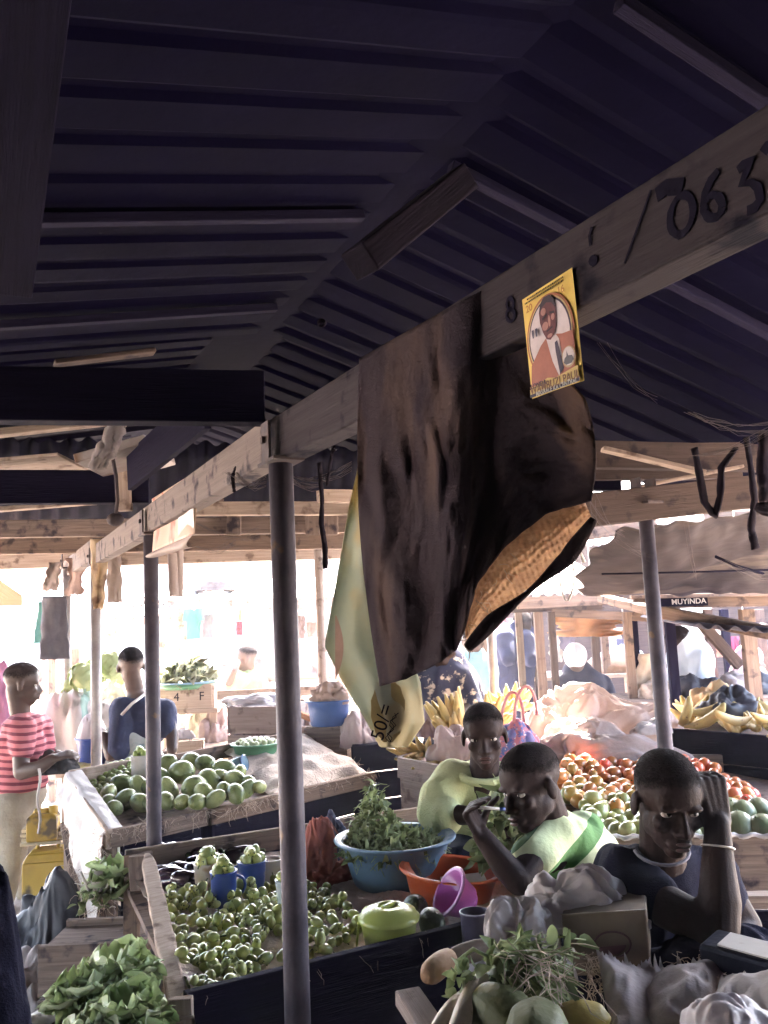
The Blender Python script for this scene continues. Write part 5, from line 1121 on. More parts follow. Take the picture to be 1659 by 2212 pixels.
# ================================================================== foreground right
ft = thing('display_table', 'low plank table with a crate end at the bottom right', 'table', (.55, 1.7, GZ))
b = MB(); b.hexa([(.06, 1.42, .655), (1.15, 1.22, .655), (1.3, 1.86, .655), (.22, 2.04, .655), (.06, 1.42, .685), (1.15, 1.22, .685), (1.3, 1.86, .685), (.22, 2.04, .685)]); b.obj('table_top', W_OLD, ft)
b = MB(); boards(b, (.055, 1.41), (.20, 2.0), .44, .765, 2); b.obj('end_board', W_PINK, ft, bev=.003)
b = MB(); b.bar(P(880, 2168, 1.78), P(960, 2290, 1.6), .05, .03); b.obj('end_rail', W_PINK, ft, bev=.003)
for x, y in ((.1, 1.46), (1.1, 1.28), (1.25, 1.82), (.24, 1.98)):
    b = MB(); b.bar((x, y, GZ), (x, y, .655), .05, .05, up=(0, 1, 0)); b.obj('leg', W_OLD, ft)
cx = thing('carton', 'tan cardboard carton with a round printed mark', 'carton', P(1320, 2095, 1.98))
CARD = mat('cardboard', (.185, .14, .10), (.14, .105, .08), .9, 7, bump=.15, bscale=30, spots=(.22, .17, .12), sscale=6, slo=.62)
ca, cbx = P(1222, 2110, 1.99), P(1407, 2104, 1.92); hh = V((0, 0, .128)); bk = V((.05, .17, 0))
b = MB(); b.hexa([ca, cbx, cbx+bk, ca+bk, ca+hh, cbx+hh, cbx+bk+hh, ca+bk+hh]); b.obj('box', CARD, cx, bev=.004)
cn = (cbx-ca).cross(V((0, 0, 1))).normalized(); xa = (cbx-ca).normalized()
b = MB(); cc_ = ca.lerp(cbx, .58)+V((0, 0, .062))+cn*.003
for rr in (.034, ): 
    b.tube([cc_+xa*rr*1.15*math.cos(k*.2618)+V((0, 0, rr*.78*math.sin(k*.2618))) for k in range(25)], .0018, 5)
b.add([cc_+xa*.03*math.cos(k*.196+3.3)+V((0, 0, .02*math.sin(k*.196+3.3)))+cn*.0005 for k in range(16)], [tuple(range(16))]); b.obj('printed_mark', mat('maroon_print', (.11, .05, .06), None, .8), cx, solid=.0006)
b = MB(); b.bar(ca+V((0, 0, .128))+cn*.002, cbx+V((0, 0, .128))+cn*.002, .004, .0015); b.obj('lid_seam', mat('carton_tape', (.28, .23, .17), None, .5), cx)
def sheetcloth(name, label, corners, seed, m, amp=.02, n=46, cat='sack', sc=5, crease=1., ragged=.0):
    a_, b_, c_, d_ = [V(p) for p in corners]; bb = MB()
    def fn(a, t):
        if ragged:
            if t > .9: t += (t-.9)*ragged*5*nz((a*22, seed, 0), 1)
            if a > .92: a += (a-.92)*ragged*5*nz((t*22, seed, 4), 1)
        p = a_.lerp(b_, a).lerp(d_.lerp(c_, a), t); e = math.sin(math.pi*min(max(a, 0), 1))*math.sin(math.pi*min(max(t, 0), 1))
        h = amp*(crease*(soft((a*1.2, t, seed), sc*.5, seed)-.3)+1.2*nz((a, t, seed), sc*.45, seed+1)+.22*(soft((a, t, 0), sc*1.1, seed+4)-.4))+amp*1.1*e
        return p+V((0, -.2*h, h))
    bb.grid(n, n, fn); return tag(bb.obj(name, m, smooth=True, solid=.0015), label, cat)
GSACK = mat('dusty_grey_sacking', (.38, .325, .31), (.27, .225, .225), .9, 5, bump=.2, bscale=90, crink=.5, cscale=7)
o = cloth_heap(P(1245, 1992, 2.08), (.145, .080), .105, 71, 120, 60, .2, 1.0, rot=-.25).obj('plastic_bag', GREYP, smooth=True); tag(o, 'dirty white plastic bag draped over the carton', 'bag')
o = cloth_heap(P(1128, 2050, 2.0), (.085, .055), .105, 74, 100, 50, .3, 1.2, rot=.5).obj('plastic_bag', GREYP, smooth=True); tag(o, 'knotted greyish white bag left of the carton', 'bag')
sheetcloth('plastic_sheet', 'crumpled whitish plastic spread from the knotted bag to the lower left', (P(1000, 2110, 1.85), P(1250, 2140, 1.85), P(1190, 1985, 2.08), P(1085, 1975, 2.08)), 3, GREYP, .022, sc=6)
sheetcloth('sack', 'ragged grey sack edge hanging in front of the carton', (P(1330, 2260, 1.62), P(1455, 2270, 1.58), P(1440, 2088, 1.86), P(1288, 2062, 1.9)), 5, GSACK, .016, ragged=.5)
sheetcloth('sack', 'broad dusty sack lying in front of the boy with raised arm', (P(1380, 2230, 1.66), P(1600, 2220, 1.55), P(1560, 2080, 1.80), P(1385, 2092, 1.88)), 9, GSACK, .022, ragged=.4)
sheetcloth('sack', 'pale dusty sack at the bottom right corner', (P(1520, 2290, 1.45), P(1760, 2270, 1.38), P(1740, 2080, 1.62), P(1555, 2120, 1.70)), 12, mat('pale_dusty_sacking', (.44, .38, .355), (.33, .28, .265), .9, 5, bump=.2, bscale=90, crink=.5, cscale=7), .02, ragged=.4)
o = cloth_heap(P(1570, 2270, 1.42), (.085, .07), .065, 77, 60, 30, .3, .8).obj('plastic_bag', GREYP, smooth=True); tag(o, 'shiny white bag corner at the very bottom right', 'bag')
ed = line(P(1455, 2088, 1.85), P(1570, 2082, 1.80), 10)+line(P(1545, 2160, 1.66), P(1560, 2110, 1.72), 6)+line(P(1270, 2062, 1.9), P(1300, 2140, 1.8), 8)
tag(fibres(ed, 170, .05, r=.0007, drop=.0).obj('fibres', FIB), 'frayed threads along the dusty sack edges', 'fibres', kind='stuff')
nb = thing('cash_box', 'dark blue cash box with white top at the right edge', 'box', P(1600, 2100, 1.75))
n0, n1 = P(1512, 2092, 1.80), P(1700, 2150, 1.62); up_ = V((0, 0, .045)); bk = V((.07, .085, .0))
b = MB(); b.hexa([n0, n1, n1+bk, n0+bk, n0+up_, n1+up_, n1+bk+up_, n0+bk+up_]); b.obj('case', mat('dark_blue_case', (.008, .009, .022), None, .6, spec=.1), nb, bev=.008)
b = MB(); f0, f1 = n0.lerp(n1, .22), n1; z2 = V((0, 0, .0475)); b.hexa([f0+bk*.1+z2, f1+bk*.1+z2, f1+bk*.8+z2, f0+bk*.8+z2]+[p+V((0, 0, .003)) for p in (f0+bk*.1+z2, f1+bk*.1+z2, f1+bk*.8+z2, f0+bk*.8+z2)]); b.obj('paper_pad', WHT, nb)
o = cloth_heap(P(1560, 2075, 2.0), (.15, .09), .065, 79, crease=.8).obj('cloth', TEE, smooth=True); tag(o, 'dark cloth bundle under the boy\'s elbow', 'cloth')
# vegetables on the table
DAIK = mat('radish_skin', (.60, .50, .38), (.50, .40, .29), .5, 12, bump=.15, bscale=60, spots=(.36, .26, .17), sscale=25, slo=.64)
YAM = mat('orange_root_skin', (.34, .19, .10), (.26, .14, .08), .7, 12, bump=.25, bscale=70)
def root(name, label, pts, rr, m, cat):
    b = MB(); n = len(pts); b.tube(pts, rr, 14); return tag(b.obj(name, m, smooth=True), label, cat)
def seg(a, c, n, bend=0): return [V(a).lerp(V(c), k/n)+V((0, 0, bend*math.sin(math.pi*k/n))) for k in range(n+1)]
root('white_radish', 'long cream radish lying on top, nearest the green stalks', seg(P(1048, 2100, 1.78), P(968, 2270, 1.58), 8, .006), [.007, .017, .020, .0205, .020, .019, .017, .014, .01], DAIK, 'radish')
root('white_radish', 'long cream radish lower left beside the crate end', seg(P(1020, 2142, 1.76), P(930, 2240, 1.62), 8, .004), [.007, .014, .017, .018, .018, .017, .015, .012, .008], DAIK, 'radish')
root('orange_root', 'blunt orange brown root lying at the crate end', seg(P(978, 2066, 1.88), P(920, 2112, 1.78), 6, .003), [.012, .021, .023, .024, .024, .022, .012], YAM, 'root')
root('brown_root', 'dark brown root behind the orange one', seg(P(1060, 2044, 1.92), P(965, 2072, 1.86), 6, .0), [.012, .019, .021, .021, .020, .018, .010], mat('brown_root_skin', (.17, .11, .08), None, .8, 12), 'root')
PAP = mat('papaya_skin', (.115, .12, .045), (.075, .085, .028), .65, 6, bump=.3, bscale=60, spots=(.32, .24, .06), sscale=6, slo=.55)
for u, v, Y, r, lb, a in ((1085, 2195, 1.66, (.055, .085, .05), 'ridged yellow green squash beside the radishes', .5), (1160, 2232, 1.58, (.055, .08, .05), 'lower yellow green squash at the bottom edge', -.3), (1255, 2200, 1.66, (.052, .034, .030), 'small golden squash under the green stalks', .0)):
    b = MB(); b.ell(P(u, v, Y), r, rz(a), 36, 18, fn=lambda d: 1+.035*math.cos(8*math.atan2(d.z, d.x))*(1-abs(d.y))); tag(b.obj('squash', PAP if u != 1255 else mat('golden_squash', (.36, .26, .05), (.26, .19, .04), .6, 8), smooth=True), lb, 'squash')
random.seed(23); b = MB(); o_ = P(1060, 2100, 1.77)
for i in range(70):
    e = P(random.uniform(1080, 1270), random.uniform(2030, 2215), random.uniform(1.66, 1.86)); mid = o_.lerp(e, .5)+V((0, 0, random.uniform(.01, .035))); b.m = 2
    b.tube([o_, o_.lerp(mid, .5)+V((0, 0, .01)), mid, mid.lerp(e, .5)+V((0, 0, .006)), e], [.0042, .0034, .0026, .002, .0014], 6)
    for k in range(2):
        b.m = 0 if random.random() < .6 else 1; leaf(b, mid.lerp(e, random.random()), rdir(.2), rdir(1.4), random.uniform(.03, .06), random.uniform(.015, .03), .4)
for i in range(26):
    e = P(random.uniform(975, 1040), random.uniform(2060, 2200), 1.72); b.m = 1; leaf(b, e, rdir(.2), rdir(1.4), random.uniform(.02, .04), random.uniform(.015, .03), .4)
b.m = 2; b.tube([P(1058, 2100, 1.765), P(1052, 2066, 1.76), P(1022, 2050, 1.76), P(990, 2075, 1.76), P(978, 2120, 1.75)], .004, 8)
for u in (1062, 1082): b.tube([o_, P(u, 2070, 1.78), P(u+random.uniform(0, 30), 2028, 1.8)], [.006, .005, .003], 7)
tag(b.obj('radish_tops', [GRN, GRNL, STEM], smooth=True), 'fan of pale green stalks and wilted leaves beside the radishes', 'greens')
tag(fibres([P(random.uniform(1090, 1260), random.uniform(2060, 2200), 1.68) for _ in range(30)], 60, .10, r=.0009, drop=.1).obj('straw', FIB), 'pale dry straws lying over the green stalks', 'straw', kind='stuff')
# ================================================================== left ground
YEL = mat('dirty_yellow_plastic', (.56, .36, .06), (.46, .29, .055), .5, 6, bump=.12, bscale=30, spots=(.12, .085, .05), sscale=9, slo=.56)
def jerry(c, w_, d_, h_, label, rot=0):
    t = thing('jerrycan', label, 'jerrycan', c); b = MB(); Rr = rz(rot); k = .86
    for z0, z1, s0, s1 in ((0, .03, .92, 1), (.03, .8, 1, 1), (.8, .9, 1, .82), (.9, .93, .82, .7)): 
        q = [(-1, -1), (1, -1), (1, 1), (-1, 1)]
        lo_ = [c+Rr @ V((x*w_/2*s0, y*d_/2*s0, z0*h_)) for x, y in q]; hi_ = [c+Rr @ V((x*w_/2*s1, y*d_/2*s1, z1*h_)) for x, y in q]; b.hexa(lo_+hi_)
    b.obj('can', YEL, t, bev=.012, smooth=False)
    b = MB(); b.tube([c+Rr @ V((-w_*.30, 0, h_*.86)), c+Rr @ V((-w_*.26, 0, h_*1.0)), c+Rr @ V((w_*.12, 0, h_*1.0)), c+Rr @ V((w_*.16, 0, h_*.88))], .013, 8); b.obj('handle', YEL, t, smooth=True)
    b = MB(); b.lathe([(.022, 0), (.022, .035), (0, .037)], 16, M.Translation(c+Rr @ V((w_*.33, 0, h_*.86)))); b.obj('cap', YEL, t, smooth=True)
jerry(G(112, 1990, GZ), .225, .16, .345, 'dirty yellow jerrycan standing on the ground by the avocado stall', .15)
c = G(108, 1985, GZ)+V((-.03, .0, .345)); b = MB()
for k in range(4): b.box(c+V((.006*(k % 2), 0, .02*k)), (.18, .12, .014), rz(.15))
tr_ = b.obj('trays', mat('cream_plastic', (.62, .52, .36), None, .6), bev=.003); tag(tr_, 'stack of cream plastic trays lying on the yellow jerrycan', 'trays')
jerry(P(94, 1812, 4.12), .13, .11, .125, 'small yellow jerrycan on top of the cream trays', .2)
b = MB(); b.tube([P(84+3*math.sin(k), 1660+14*k, 3.75) for k in range(11)], .006, 6); tag(b.obj('cloth_string', WSACK, smooth=True), 'knotted pale string hanging by the striped shirt', 'string')
for (u, v, Y, r, h, sd, m, lb, cat) in ((150, 1970, 3.4, (.20, .14), .14, 81, BLACKP, 'black plastic bag heap beside the jerrycan', 'bag'), (110, 2060, 2.9, (.20, .14), .13, 83, BLACKP, 'crumpled black bag lying on the ground farther front', 'bag'), (185, 2055, 2.75, (.14, .10), .11, 85, mat('grey_brown_rag', (.18, .15, .14), (.10, .085, .09), .9, 6), 'grey brown rag on the ground beside the lettuce', 'rag'), (60, 2120, 2.6, (.16, .12), .06, 87, GSACK, 'flattened grey sack on the ground at lower left', 'sack')):
    p = G(u, v, GZ+.12); o = cloth_heap((p.x, p.y, GZ-.01), r, h+.12, sd, crease=1.3, amp=.5).obj('heap', m, smooth=True); o.name = cat; tag(o, lb, cat)
LET = mat('lettuce_leaf', (.42, .50, .26), (.26, .35, .15), .45, 9, bump=.25, bscale=40, trans=.3)
LETP = mat('pale_lettuce_leaf', (.60, .64, .46), (.45, .53, .31), .45, 9, bump=.25, bscale=40, trans=.3)
def lettuce(c, r, seed, n=20):
    random.seed(seed); b = MB(); c = V(c)
    for i in range(n):
        a = i*2.4; tilt = .25+1.15*(i/n); d = V((math.cos(a)*math.sin(tilt), math.sin(a)*math.sin(tilt), math.cos(tilt))); b.m = 0 if random.random() < .65 else 1
        u = V((-math.cos(a)*math.cos(tilt), -math.sin(a)*math.cos(tilt), math.sin(tilt))); s = d.cross(u); L = r*random.uniform(.8, 1.1); W = L*random.uniform(.85, 1.15)
        def fn(x, t):
            q = (x-.5)*2; ww = W*min(1, .28+1.15*t)*(1-max(0, t-.7)**2*5); ed_ = max(abs(q), t)**2.5; ru = .11*L*ed_*math.sin(math.atan2(q, t+.25)*15+i*1.7)+.05*L*ed_*math.sin(math.atan2(q, t+.25)*27+i)+.05*L*nz((q*3, t*3, i), 2)
            return c+d*L*t+s*q*ww*.62+d*(.07*L*t*math.sin(q*10+i)*t)+u*(ru+.22*L*q*q-.30*L*t*t)
        b.grid(25, 18, fn)
    return b
bk_ = thing('basket', 'sack lined tub holding lettuce at the lower left corner', 'tub', G(200, 2190, .6)); c = P(205, 2215, 1.95); bk_.location = (c.x, c.y, GZ)
b = MB(); b.lathe([(.0, GZ), (.17, GZ), (.19, .5), (.205, c.z-.06), (.215, c.z-.04), (.19, c.z-.045), (.17, .5), (0, GZ+.03)], 36, M.Translation((c.x, c.y, 0)), wob=.02); b.obj('tub', W_MID, bk_, smooth=True)
b = MB(); b.tube([V((c.x+.213*math.cos(k*.1309), c.y+.213*math.sin(k*.1309), c.z-.045+.008*math.sin(k*1.7))) for k in range(49)], .022, 8); b.obj('sack_rim', WSACK, bk_, smooth=True)
for u, v, Y, r, lb, sd in ((245, 2090, 2.05, .115, 'large lettuce head at the back of the tub', 1), (175, 2140, 1.98, .10, 'leafy lettuce head on the left of the tub', 2), (268, 2190, 1.88, .11, 'pale frilled lettuce head at the front right of the tub', 3), (195, 2215, 1.85, .09, 'frilled lettuce head at the front of the tub', 4)):
    tag(lettuce(P(u+6, v+44, Y), r*.84, sd).obj('lettuce', [LET, LETP], smooth=True), lb, 'lettuce')
gs_ = thing('crate', 'low crate of greens standing under the avocado stall corner', 'crate', P(225, 2000, 3.0)); p = P(228, 1960, 3.0); gs_.location = (p.x, p.y, GZ)
b = MB(); 
for dy in (-.12, .12):
    for z0 in (0, 1):
        hq = (p.z-.06-GZ)/2; b = MB(); b.bar((p.x-.17, p.y+dy, GZ+z0*hq), (p.x+.17, p.y+dy, GZ+z0*hq), .02, hq-.01); b.obj('slat', W_OLD, gs_)
b = MB(); b.box((p.x, p.y, p.z-.10), (.34, .24, .02)); b.obj('base', W_OLD, gs_)
tag(lettuce(P(258, 1925, 3.0), .12, 7, 18).obj('lettuce', [LET, LETP], smooth=True), 'lettuce head in the low crate by the stall leg', 'lettuce')
b = greens(P(212, 1958, 2.95), .07, 90, (0, 0, .07), .045, peakw=.7); b.m = 2
for k in range(10): q = P(200+random.random()*25, 1945, 2.93); b.tube([q, q+V((random.gauss(0, .02), 0, .09))], [.007, .004], 6)
tag(b.obj('greens', [GRN, GRNL, WHT], smooth=True), 'bundle of white stalked greens beside the crate lettuce', 'greens')
o = cloth_heap(P(-62, 2330, 1.35)-V((0, 0, .1)), (.085, .08), .40, 91, amp=.12, crease=.35).obj('bundle', TEE, smooth=True); tag(o, 'dark cloth bundle close by at the lower left edge', 'bundle')
random.seed(5)
# ================================================================== the stalls and clutter behind, left
def post_bar(o, u, v0, v1, Y, w_, m, name='post'):
    p, q = P(u, v0, Y), P(u, v1, Y); b = MB(); b.bar((p.x, p.y, GZ if v1 == 0 else q.z), (p.x, p.y, p.z), w_, w_*.8, up=(0, 1, 0)); return b.obj(name, m, o, bev=.003)
def rail(o, u0, v0, Y0, u1, v1, Y1, w_, h, m, name='rail'):
    b = MB(); b.bar(P(u0, v0, Y0), P(u1, v1, Y1), w_, h); return b.obj(name, m, o, bev=.003)
def iron_roof(o, a, c, up, ln, m=IRON, amp=.012, pitch=.076, name='roof_sheet'):
    a, c = V(a), V(c); L = (c-a).length; b = MB(); up = V(up).normalized()
    def fn(x, t): return a.lerp(c, x)+up*ln*t+V((0, 0, amp*math.sin(x*L/pitch*6.283)))
    b.grid(int(L/pitch*8), 6, fn); return b.obj(name, m, o, smooth=True, solid=.0015)
def crate(label, c, sz, rot, m, name='crate', n=3, mark=None, gap=.012):
    t = thing(name, label, 'crate', c); c = V(c); R3 = rz(rot); x, y, z = sz
    for s in (-1, 1):
        for i in range(n):
            hh = z/n; b = MB(); b.box(c+R3 @ V((0, s*y/2, hh*(i+.5))), (x, .016, hh-gap), R3); b.obj('slat', m, t, bev=.002)
            b = MB(); b.box(c+R3 @ V((s*x/2, 0, hh*(i+.5))), (.016, y-.02, hh-gap), R3); b.obj('slat', m, t, bev=.002)
    for sx in (-1, 1):
        for sy in (-1, 1): b = MB(); b.box(c+R3 @ V((sx*(x/2-.022), sy*(y/2-.022), z/2)), (.028, .028, z*.99), R3); b.obj('corner_post', m, t)
    b = MB(); b.box(c+V((0, 0, .012)), (x-.03, y-.03, .016), R3); b.obj('base', m, t)
    if mark:
        Tm = M.Translation(c+R3 @ V((0, -y/2-.0095, z*.5))) @ R3.to_4x4() @ M.Rotation(R_(90), 4, 'X')
        for s_, dx in mark: text(s_, z*.5, Tm @ M.Translation((dx, 0, 0)), 'lettering', INK, t, .0004)
    return t
def ztable(label, u0, u1, v, Y, d, m, h=.03):
    a, c = P(u0, v, Y), P(u1, v, Y); t = thing('table', label, 'table', (a.x, a.y, GZ)); b = MB(); b.bar((a.x, a.y+d/2, a.z-h), (c.x, c.y+d/2, a.z-h), d, h); b.obj('table_top', m, t, bev=.003)
    for x in (a.x+.04, c.x-.04):
        for y in (a.y+.04, a.y+d-.04): b = MB(); b.bar((x, y, GZ), (x, y, a.z-h), .045, .045, up=(0, 1, 0)); b.obj('leg', m, t)
    return a.z
# crates in the middle distance
zt = ztable('rough trestle under the pale crates', 495, 790, 1662, 5.0, .75, W_OLD)
crate('pale slatted crate by the thick steel post, left of the plank', (P(585, 1650, 5.35).x, 5.35, zt), (.34, .40, .33), -.35, W_PINK, n=2)
crate('pale slatted crate with an orange plank edge, right of the thick post', (P(690, 1650, 5.2).x, 5.2, zt), (.36, .34, .22), -.45, W_PINK, n=2)
b = MB(); b.bar(P(640, 1545, 4.95), P(752, 1592, 4.75), .03, .03); tag(b.obj('plank', wood('orange_plank', (.46, .24, .14), (.34, .16, .09)), bev=.002), 'orange brown plank lying along the crate top', 'plank')
b = MB(); b.bar(P(470, 1512, 5.9), P(600, 1506, 5.9), .03, .06); b.bar(P(600, 1506, 5.9), P(700, 1500, 5.9), .03, .06); tag(b.obj('plank', W_PALE, bev=.002), 'pale plank standing behind the white cloth and crates', 'plank')
o = cloth_heap(P(560, 1525, 5.45), (.22, .12), .07, 101, crease=1.).obj('cloth', WSACK, smooth=True); tag(o, 'white cloth spread on the pale crate', 'cloth')
c = P(712, 1566, 4.75); basin('basin', 'small blue basin of brown cloth behind the green banner', c, pix(46, 4.75), .13, mat('royal_blue_plastic', (.05, .11, .30), (.04, .09, .24), .4, 6), .85)
o = cloth_heap(c+V((0, 0, .11)), (.10, .09), .11, 103, crease=1.5, amp=.5).obj('cloth', mat('pinkish_brown_cloth', (.44, .32, .26), (.32, .22, .18), .85, 6, bump=.3), smooth=True); tag(o, 'pinkish brown cloth crumpled in the small blue basin', 'cloth')
tb = crate('pale box under the small blue basin', (P(712, 1600, 4.8).x, 4.85, zt+.0), (.22, .22, max(.05, c.z-zt-.005)), -.2, W_OLD, n=2)
o = cloth_heap(P(775, 1612, 4.7), (.10, .09), .17, 105, crease=.9).obj('sack', mat('pinkish_sack', (.52, .42, .41), (.42, .33, .33), .7, 6), smooth=True); tag(o, 'pinkish white sack right of the small blue basin', 'sack')
dk = thing('produce_stall', 'dark plank stall front under the tip of green banner', 'stall', P(825, 1700, 4.9)); dk.location.z = GZ
b = MB(); a_, c_ = P(760, 1612, 4.55), P(905, 1600, 4.7); boards(b, (a_.x, a_.y), (c_.x, c_.y), GZ+.1, a_.z, 4); b.obj('front_boards', W_DARK, dk); b = MB(); b.hexa([V((a_.x, a_.y, a_.z-.03)), V((c_.x, c_.y, a_.z-.03)), V((c_.x, c_.y+.4, a_.z-.03)), V((a_.x, a_.y+.4, a_.z-.03)), V((a_.x, a_.y, a_.z)), V((c_.x, c_.y, a_.z)), V((c_.x, c_.y+.4, a_.z)), V((a_.x, a_.y+.4, a_.z))]); b.obj('table_top', W_DARK, dk)
# crate table with greens
z5 = ztable('trestle under the numbered crate', 345, 470, 1535, 5.9, .5, W_PALE)
crate('pale wooden crate numbered 4, under the heap of pale leaves', (P(403, 1530, 5.9).x, 6.1, z5), (.36, .36, .16), -.05, W_PALE, n=1, mark=[('4', -.06), ('F', .11)], gap=.002)
c = P(400, 1484, 6.0); 
for k, m_ in enumerate((GPL, LBLUE)):
    t = thing('tray', ['green plastic tray lying on the numbered crate', 'pale blue tray stacked on the green tray'][k], 'tray', c); b = MB(); b.lathe([(0, 0), (.17, 0), (.20, .03), (.205, .03), (.175, -.003), (0, -.004)], 32, M.Translation(c+V((0, .05, .012*k-.01)))); b.obj('dish', m_, t, smooth=True)
    b = MB(); b.tube([c+V((.203*math.cos(q*.262), .05+.203*math.sin(q*.262), .02+.012*k)) for q in range(25)], .004, 6); b.obj('rim', m_, t, smooth=True)
random.seed(31)
PLF = mat('pale_dry_leaf', (.52, .50, .38), (.34, .36, .22), .6, 9, trans=.3); DLF = mat('dark_leaf', (.20, .20, .12), (.12, .13, .07), .7, 9)  # second, darker leaf tone mixed at random into the pale heap
tag(greens(c+V((0, .05, .02)), .19, 260, (.02, 0, .10), .10, (PLF, DLF, STEM), .8).obj('leaf_heap', [PLF, DLF, STEM], smooth=True), 'heap of pale folded leaves on the pale blue tray', 'leaves')
for k, (u, v, Y, r, h, lb, m_) in enumerate(((392, 1618, 5.6, (.10, .08), .12, 'pinkish white bag beside the numbered crate', WPLAST), (430, 1600, 6.2, (.09, .08), .22, 'tall grey green sack leaning behind the numbered crate', mat('grey_green_sack', (.44, .44, .34), None, .8)), (462, 1600, 6.0, (.10, .09), .22, 'pinkish draped sack right of the numbered crate', mat('rosy_sack', (.55, .42, .40), None, .8)))):
    p = P(u, v, Y); o = cloth_heap((p.x, p.y, p.z), r, h, 110+k, crease=1.).obj('sack', m_, smooth=True); tag(o, lb, 'sack')
zt2 = ztable('low table holding small boxes behind the avocados', 340, 470, 1625, 5.55, .8, W_OLD)
for k in range(3):
    p = P(378+k*24, 1620, 5.5); crate(['small pale box behind the second post', 'small pale box in the middle behind the avocados', 'small pale box at the right behind the avocados'][k], (p.x, p.y, zt2), (.068, .12, .075), .1, W_PALE, name='box', n=1, gap=.001)
# big sack, cabbages, bucket
o = cloth_heap(P(170, 1668, 5.5), (.27, .22), .50, 121, 80, 44, .16, 1.1).obj('sack', stripes('striped_white_sack', [(0, (.58, .52, .48)), (.42, (.50, .46, .43)), (.62, (.30, .40, .34)), (.74, (.55, .50, .46))], (1, .2, .05), .28, warp=.05, off=.15), smooth=True); tag(o, 'huge white sack with green stripe behind the striped boy', 'sack')
o = cloth_heap(P(238, 1640, 5.9), (.24, .2), .46, 123, 70, 40, .18, .8).obj('sack', mat('buff_sack', (.50, .43, .36), (.42, .35, .30), .85, 5), smooth=True); tag(o, 'buff sack behind the navy person', 'sack')
CAB = mat('cabbage_leaf', (.46, .52, .26), (.34, .42, .18), .5, 6, bump=.3, bscale=20, trans=.15)
random.seed(41)
for k, (u, v, Y, r, lb) in enumerate(((180, 1462, 5.4, .085, 'round cabbage on the huge white sack, leftmost'), (208, 1450, 5.7, .08, 'cabbage behind the fourth post'), (238, 1440, 5.6, .09, 'large cabbage in the middle of the sack top'), (262, 1456, 5.8, .075, 'cabbage at the right by the navy person\'s head'), (152, 1482, 5.5, .06, 'small cabbage at the left end of the sack'))):
    b = MB(); c = P(u, v, Y); b.ell(c, r*.86, None, 20, 14)
    for i in range(12):
        d = rdir(.3); s = d.orthogonal().normalized(); u_ = d.cross(s)
        b.grid(9, 9, lambda x, t: c+(d+s*(x-.5)*1.5+u_*(t-.5)*1.5).normalized()*r*(.92+.16*max(abs(x-.5), abs(t-.5))*2+.05*math.sin(x*14+i)*abs(t-.5)))
    tag(b.obj('cabbage', CAB, smooth=True), lb, 'cabbage')
zb = ztable('low bench under the blue bucket and corn', 120, 250, 1668, 4.95, .4, W_PALE)
c = P(203, 1655, 5.0); c.z = zb; t = thing('bucket', 'blue bucket behind the third post', 'bucket', c); b = MB(); r = pix(36, 5.0); b.lathe([(0, 0), (r*.72, 0), (r, .165), (r*1.06, .165), (r*1.06, .175), (r*.95, .172), (r*.7, .01), (0, .01)], 32, M.Translation(c)); b.obj('body', BLUE, t, smooth=True)
b = MB(); b.tube([c+V((r*1.05*math.cos(q*.262), r*1.05*math.sin(q*.262), .172)) for q in range(25)], .005, 6); b.obj('rim', BLUE, t, smooth=True)
o = cloth_heap(c+V((-.01, 0, .15)), (.085, .08), .15, 131, amp=.1, crease=.3).obj('bag', WPLAST, smooth=True); tag(o, 'bulging white bag in the blue bucket', 'bag')
CORN = mat('corn_husk', (.50, .46, .24), (.40, .38, .18), .7, 10)
for k in range(4):
    p = P(135+k*14, 1655+2*(k % 2), 4.9); b = MB(); d = V((1, .2, 0)); b.tube([p-d*.07, p-d*.05, p, p+d*.05, p+d*.08], [.008, .018, .022, .016, .004], 8); tag(b.obj('corn_cob', CORN, smooth=True), 'husked corn cob on the low bench beside the bucket', 'corn', 'corn cobs on the low bench')
b = MB(); 
for i in range(7): b.tube([P(100+6*i+14*math.cos(q*.6), 1612+7*i+9*math.sin(q*.6), 4.6-.01*q) for q in range(11)], .008, 6)
tag(b.obj('coiled_rope', SACK, smooth=True), 'coiled pale rope in front of the striped boy', 'rope')
o = cloth_heap(P(125, 1668, 4.35), (.11, .08), .09, 137, crease=1.2).obj('cloth', mat('dark_grey_cloth', (.06, .055, .06), None, .9), smooth=True); tag(o, 'dark grey cloth bundle under the striped boy\'s hands', 'cloth')
o = cloth_heap(P(6, 1600, 5.2), (.10, .08), .40, 139, crease=.8).obj('cloth', mat('rose_cloth', (.52, .22, .34), (.40, .16, .27), .85, 6), smooth=True); tag(o, 'rose coloured cloth bundle behind the striped boy', 'cloth')
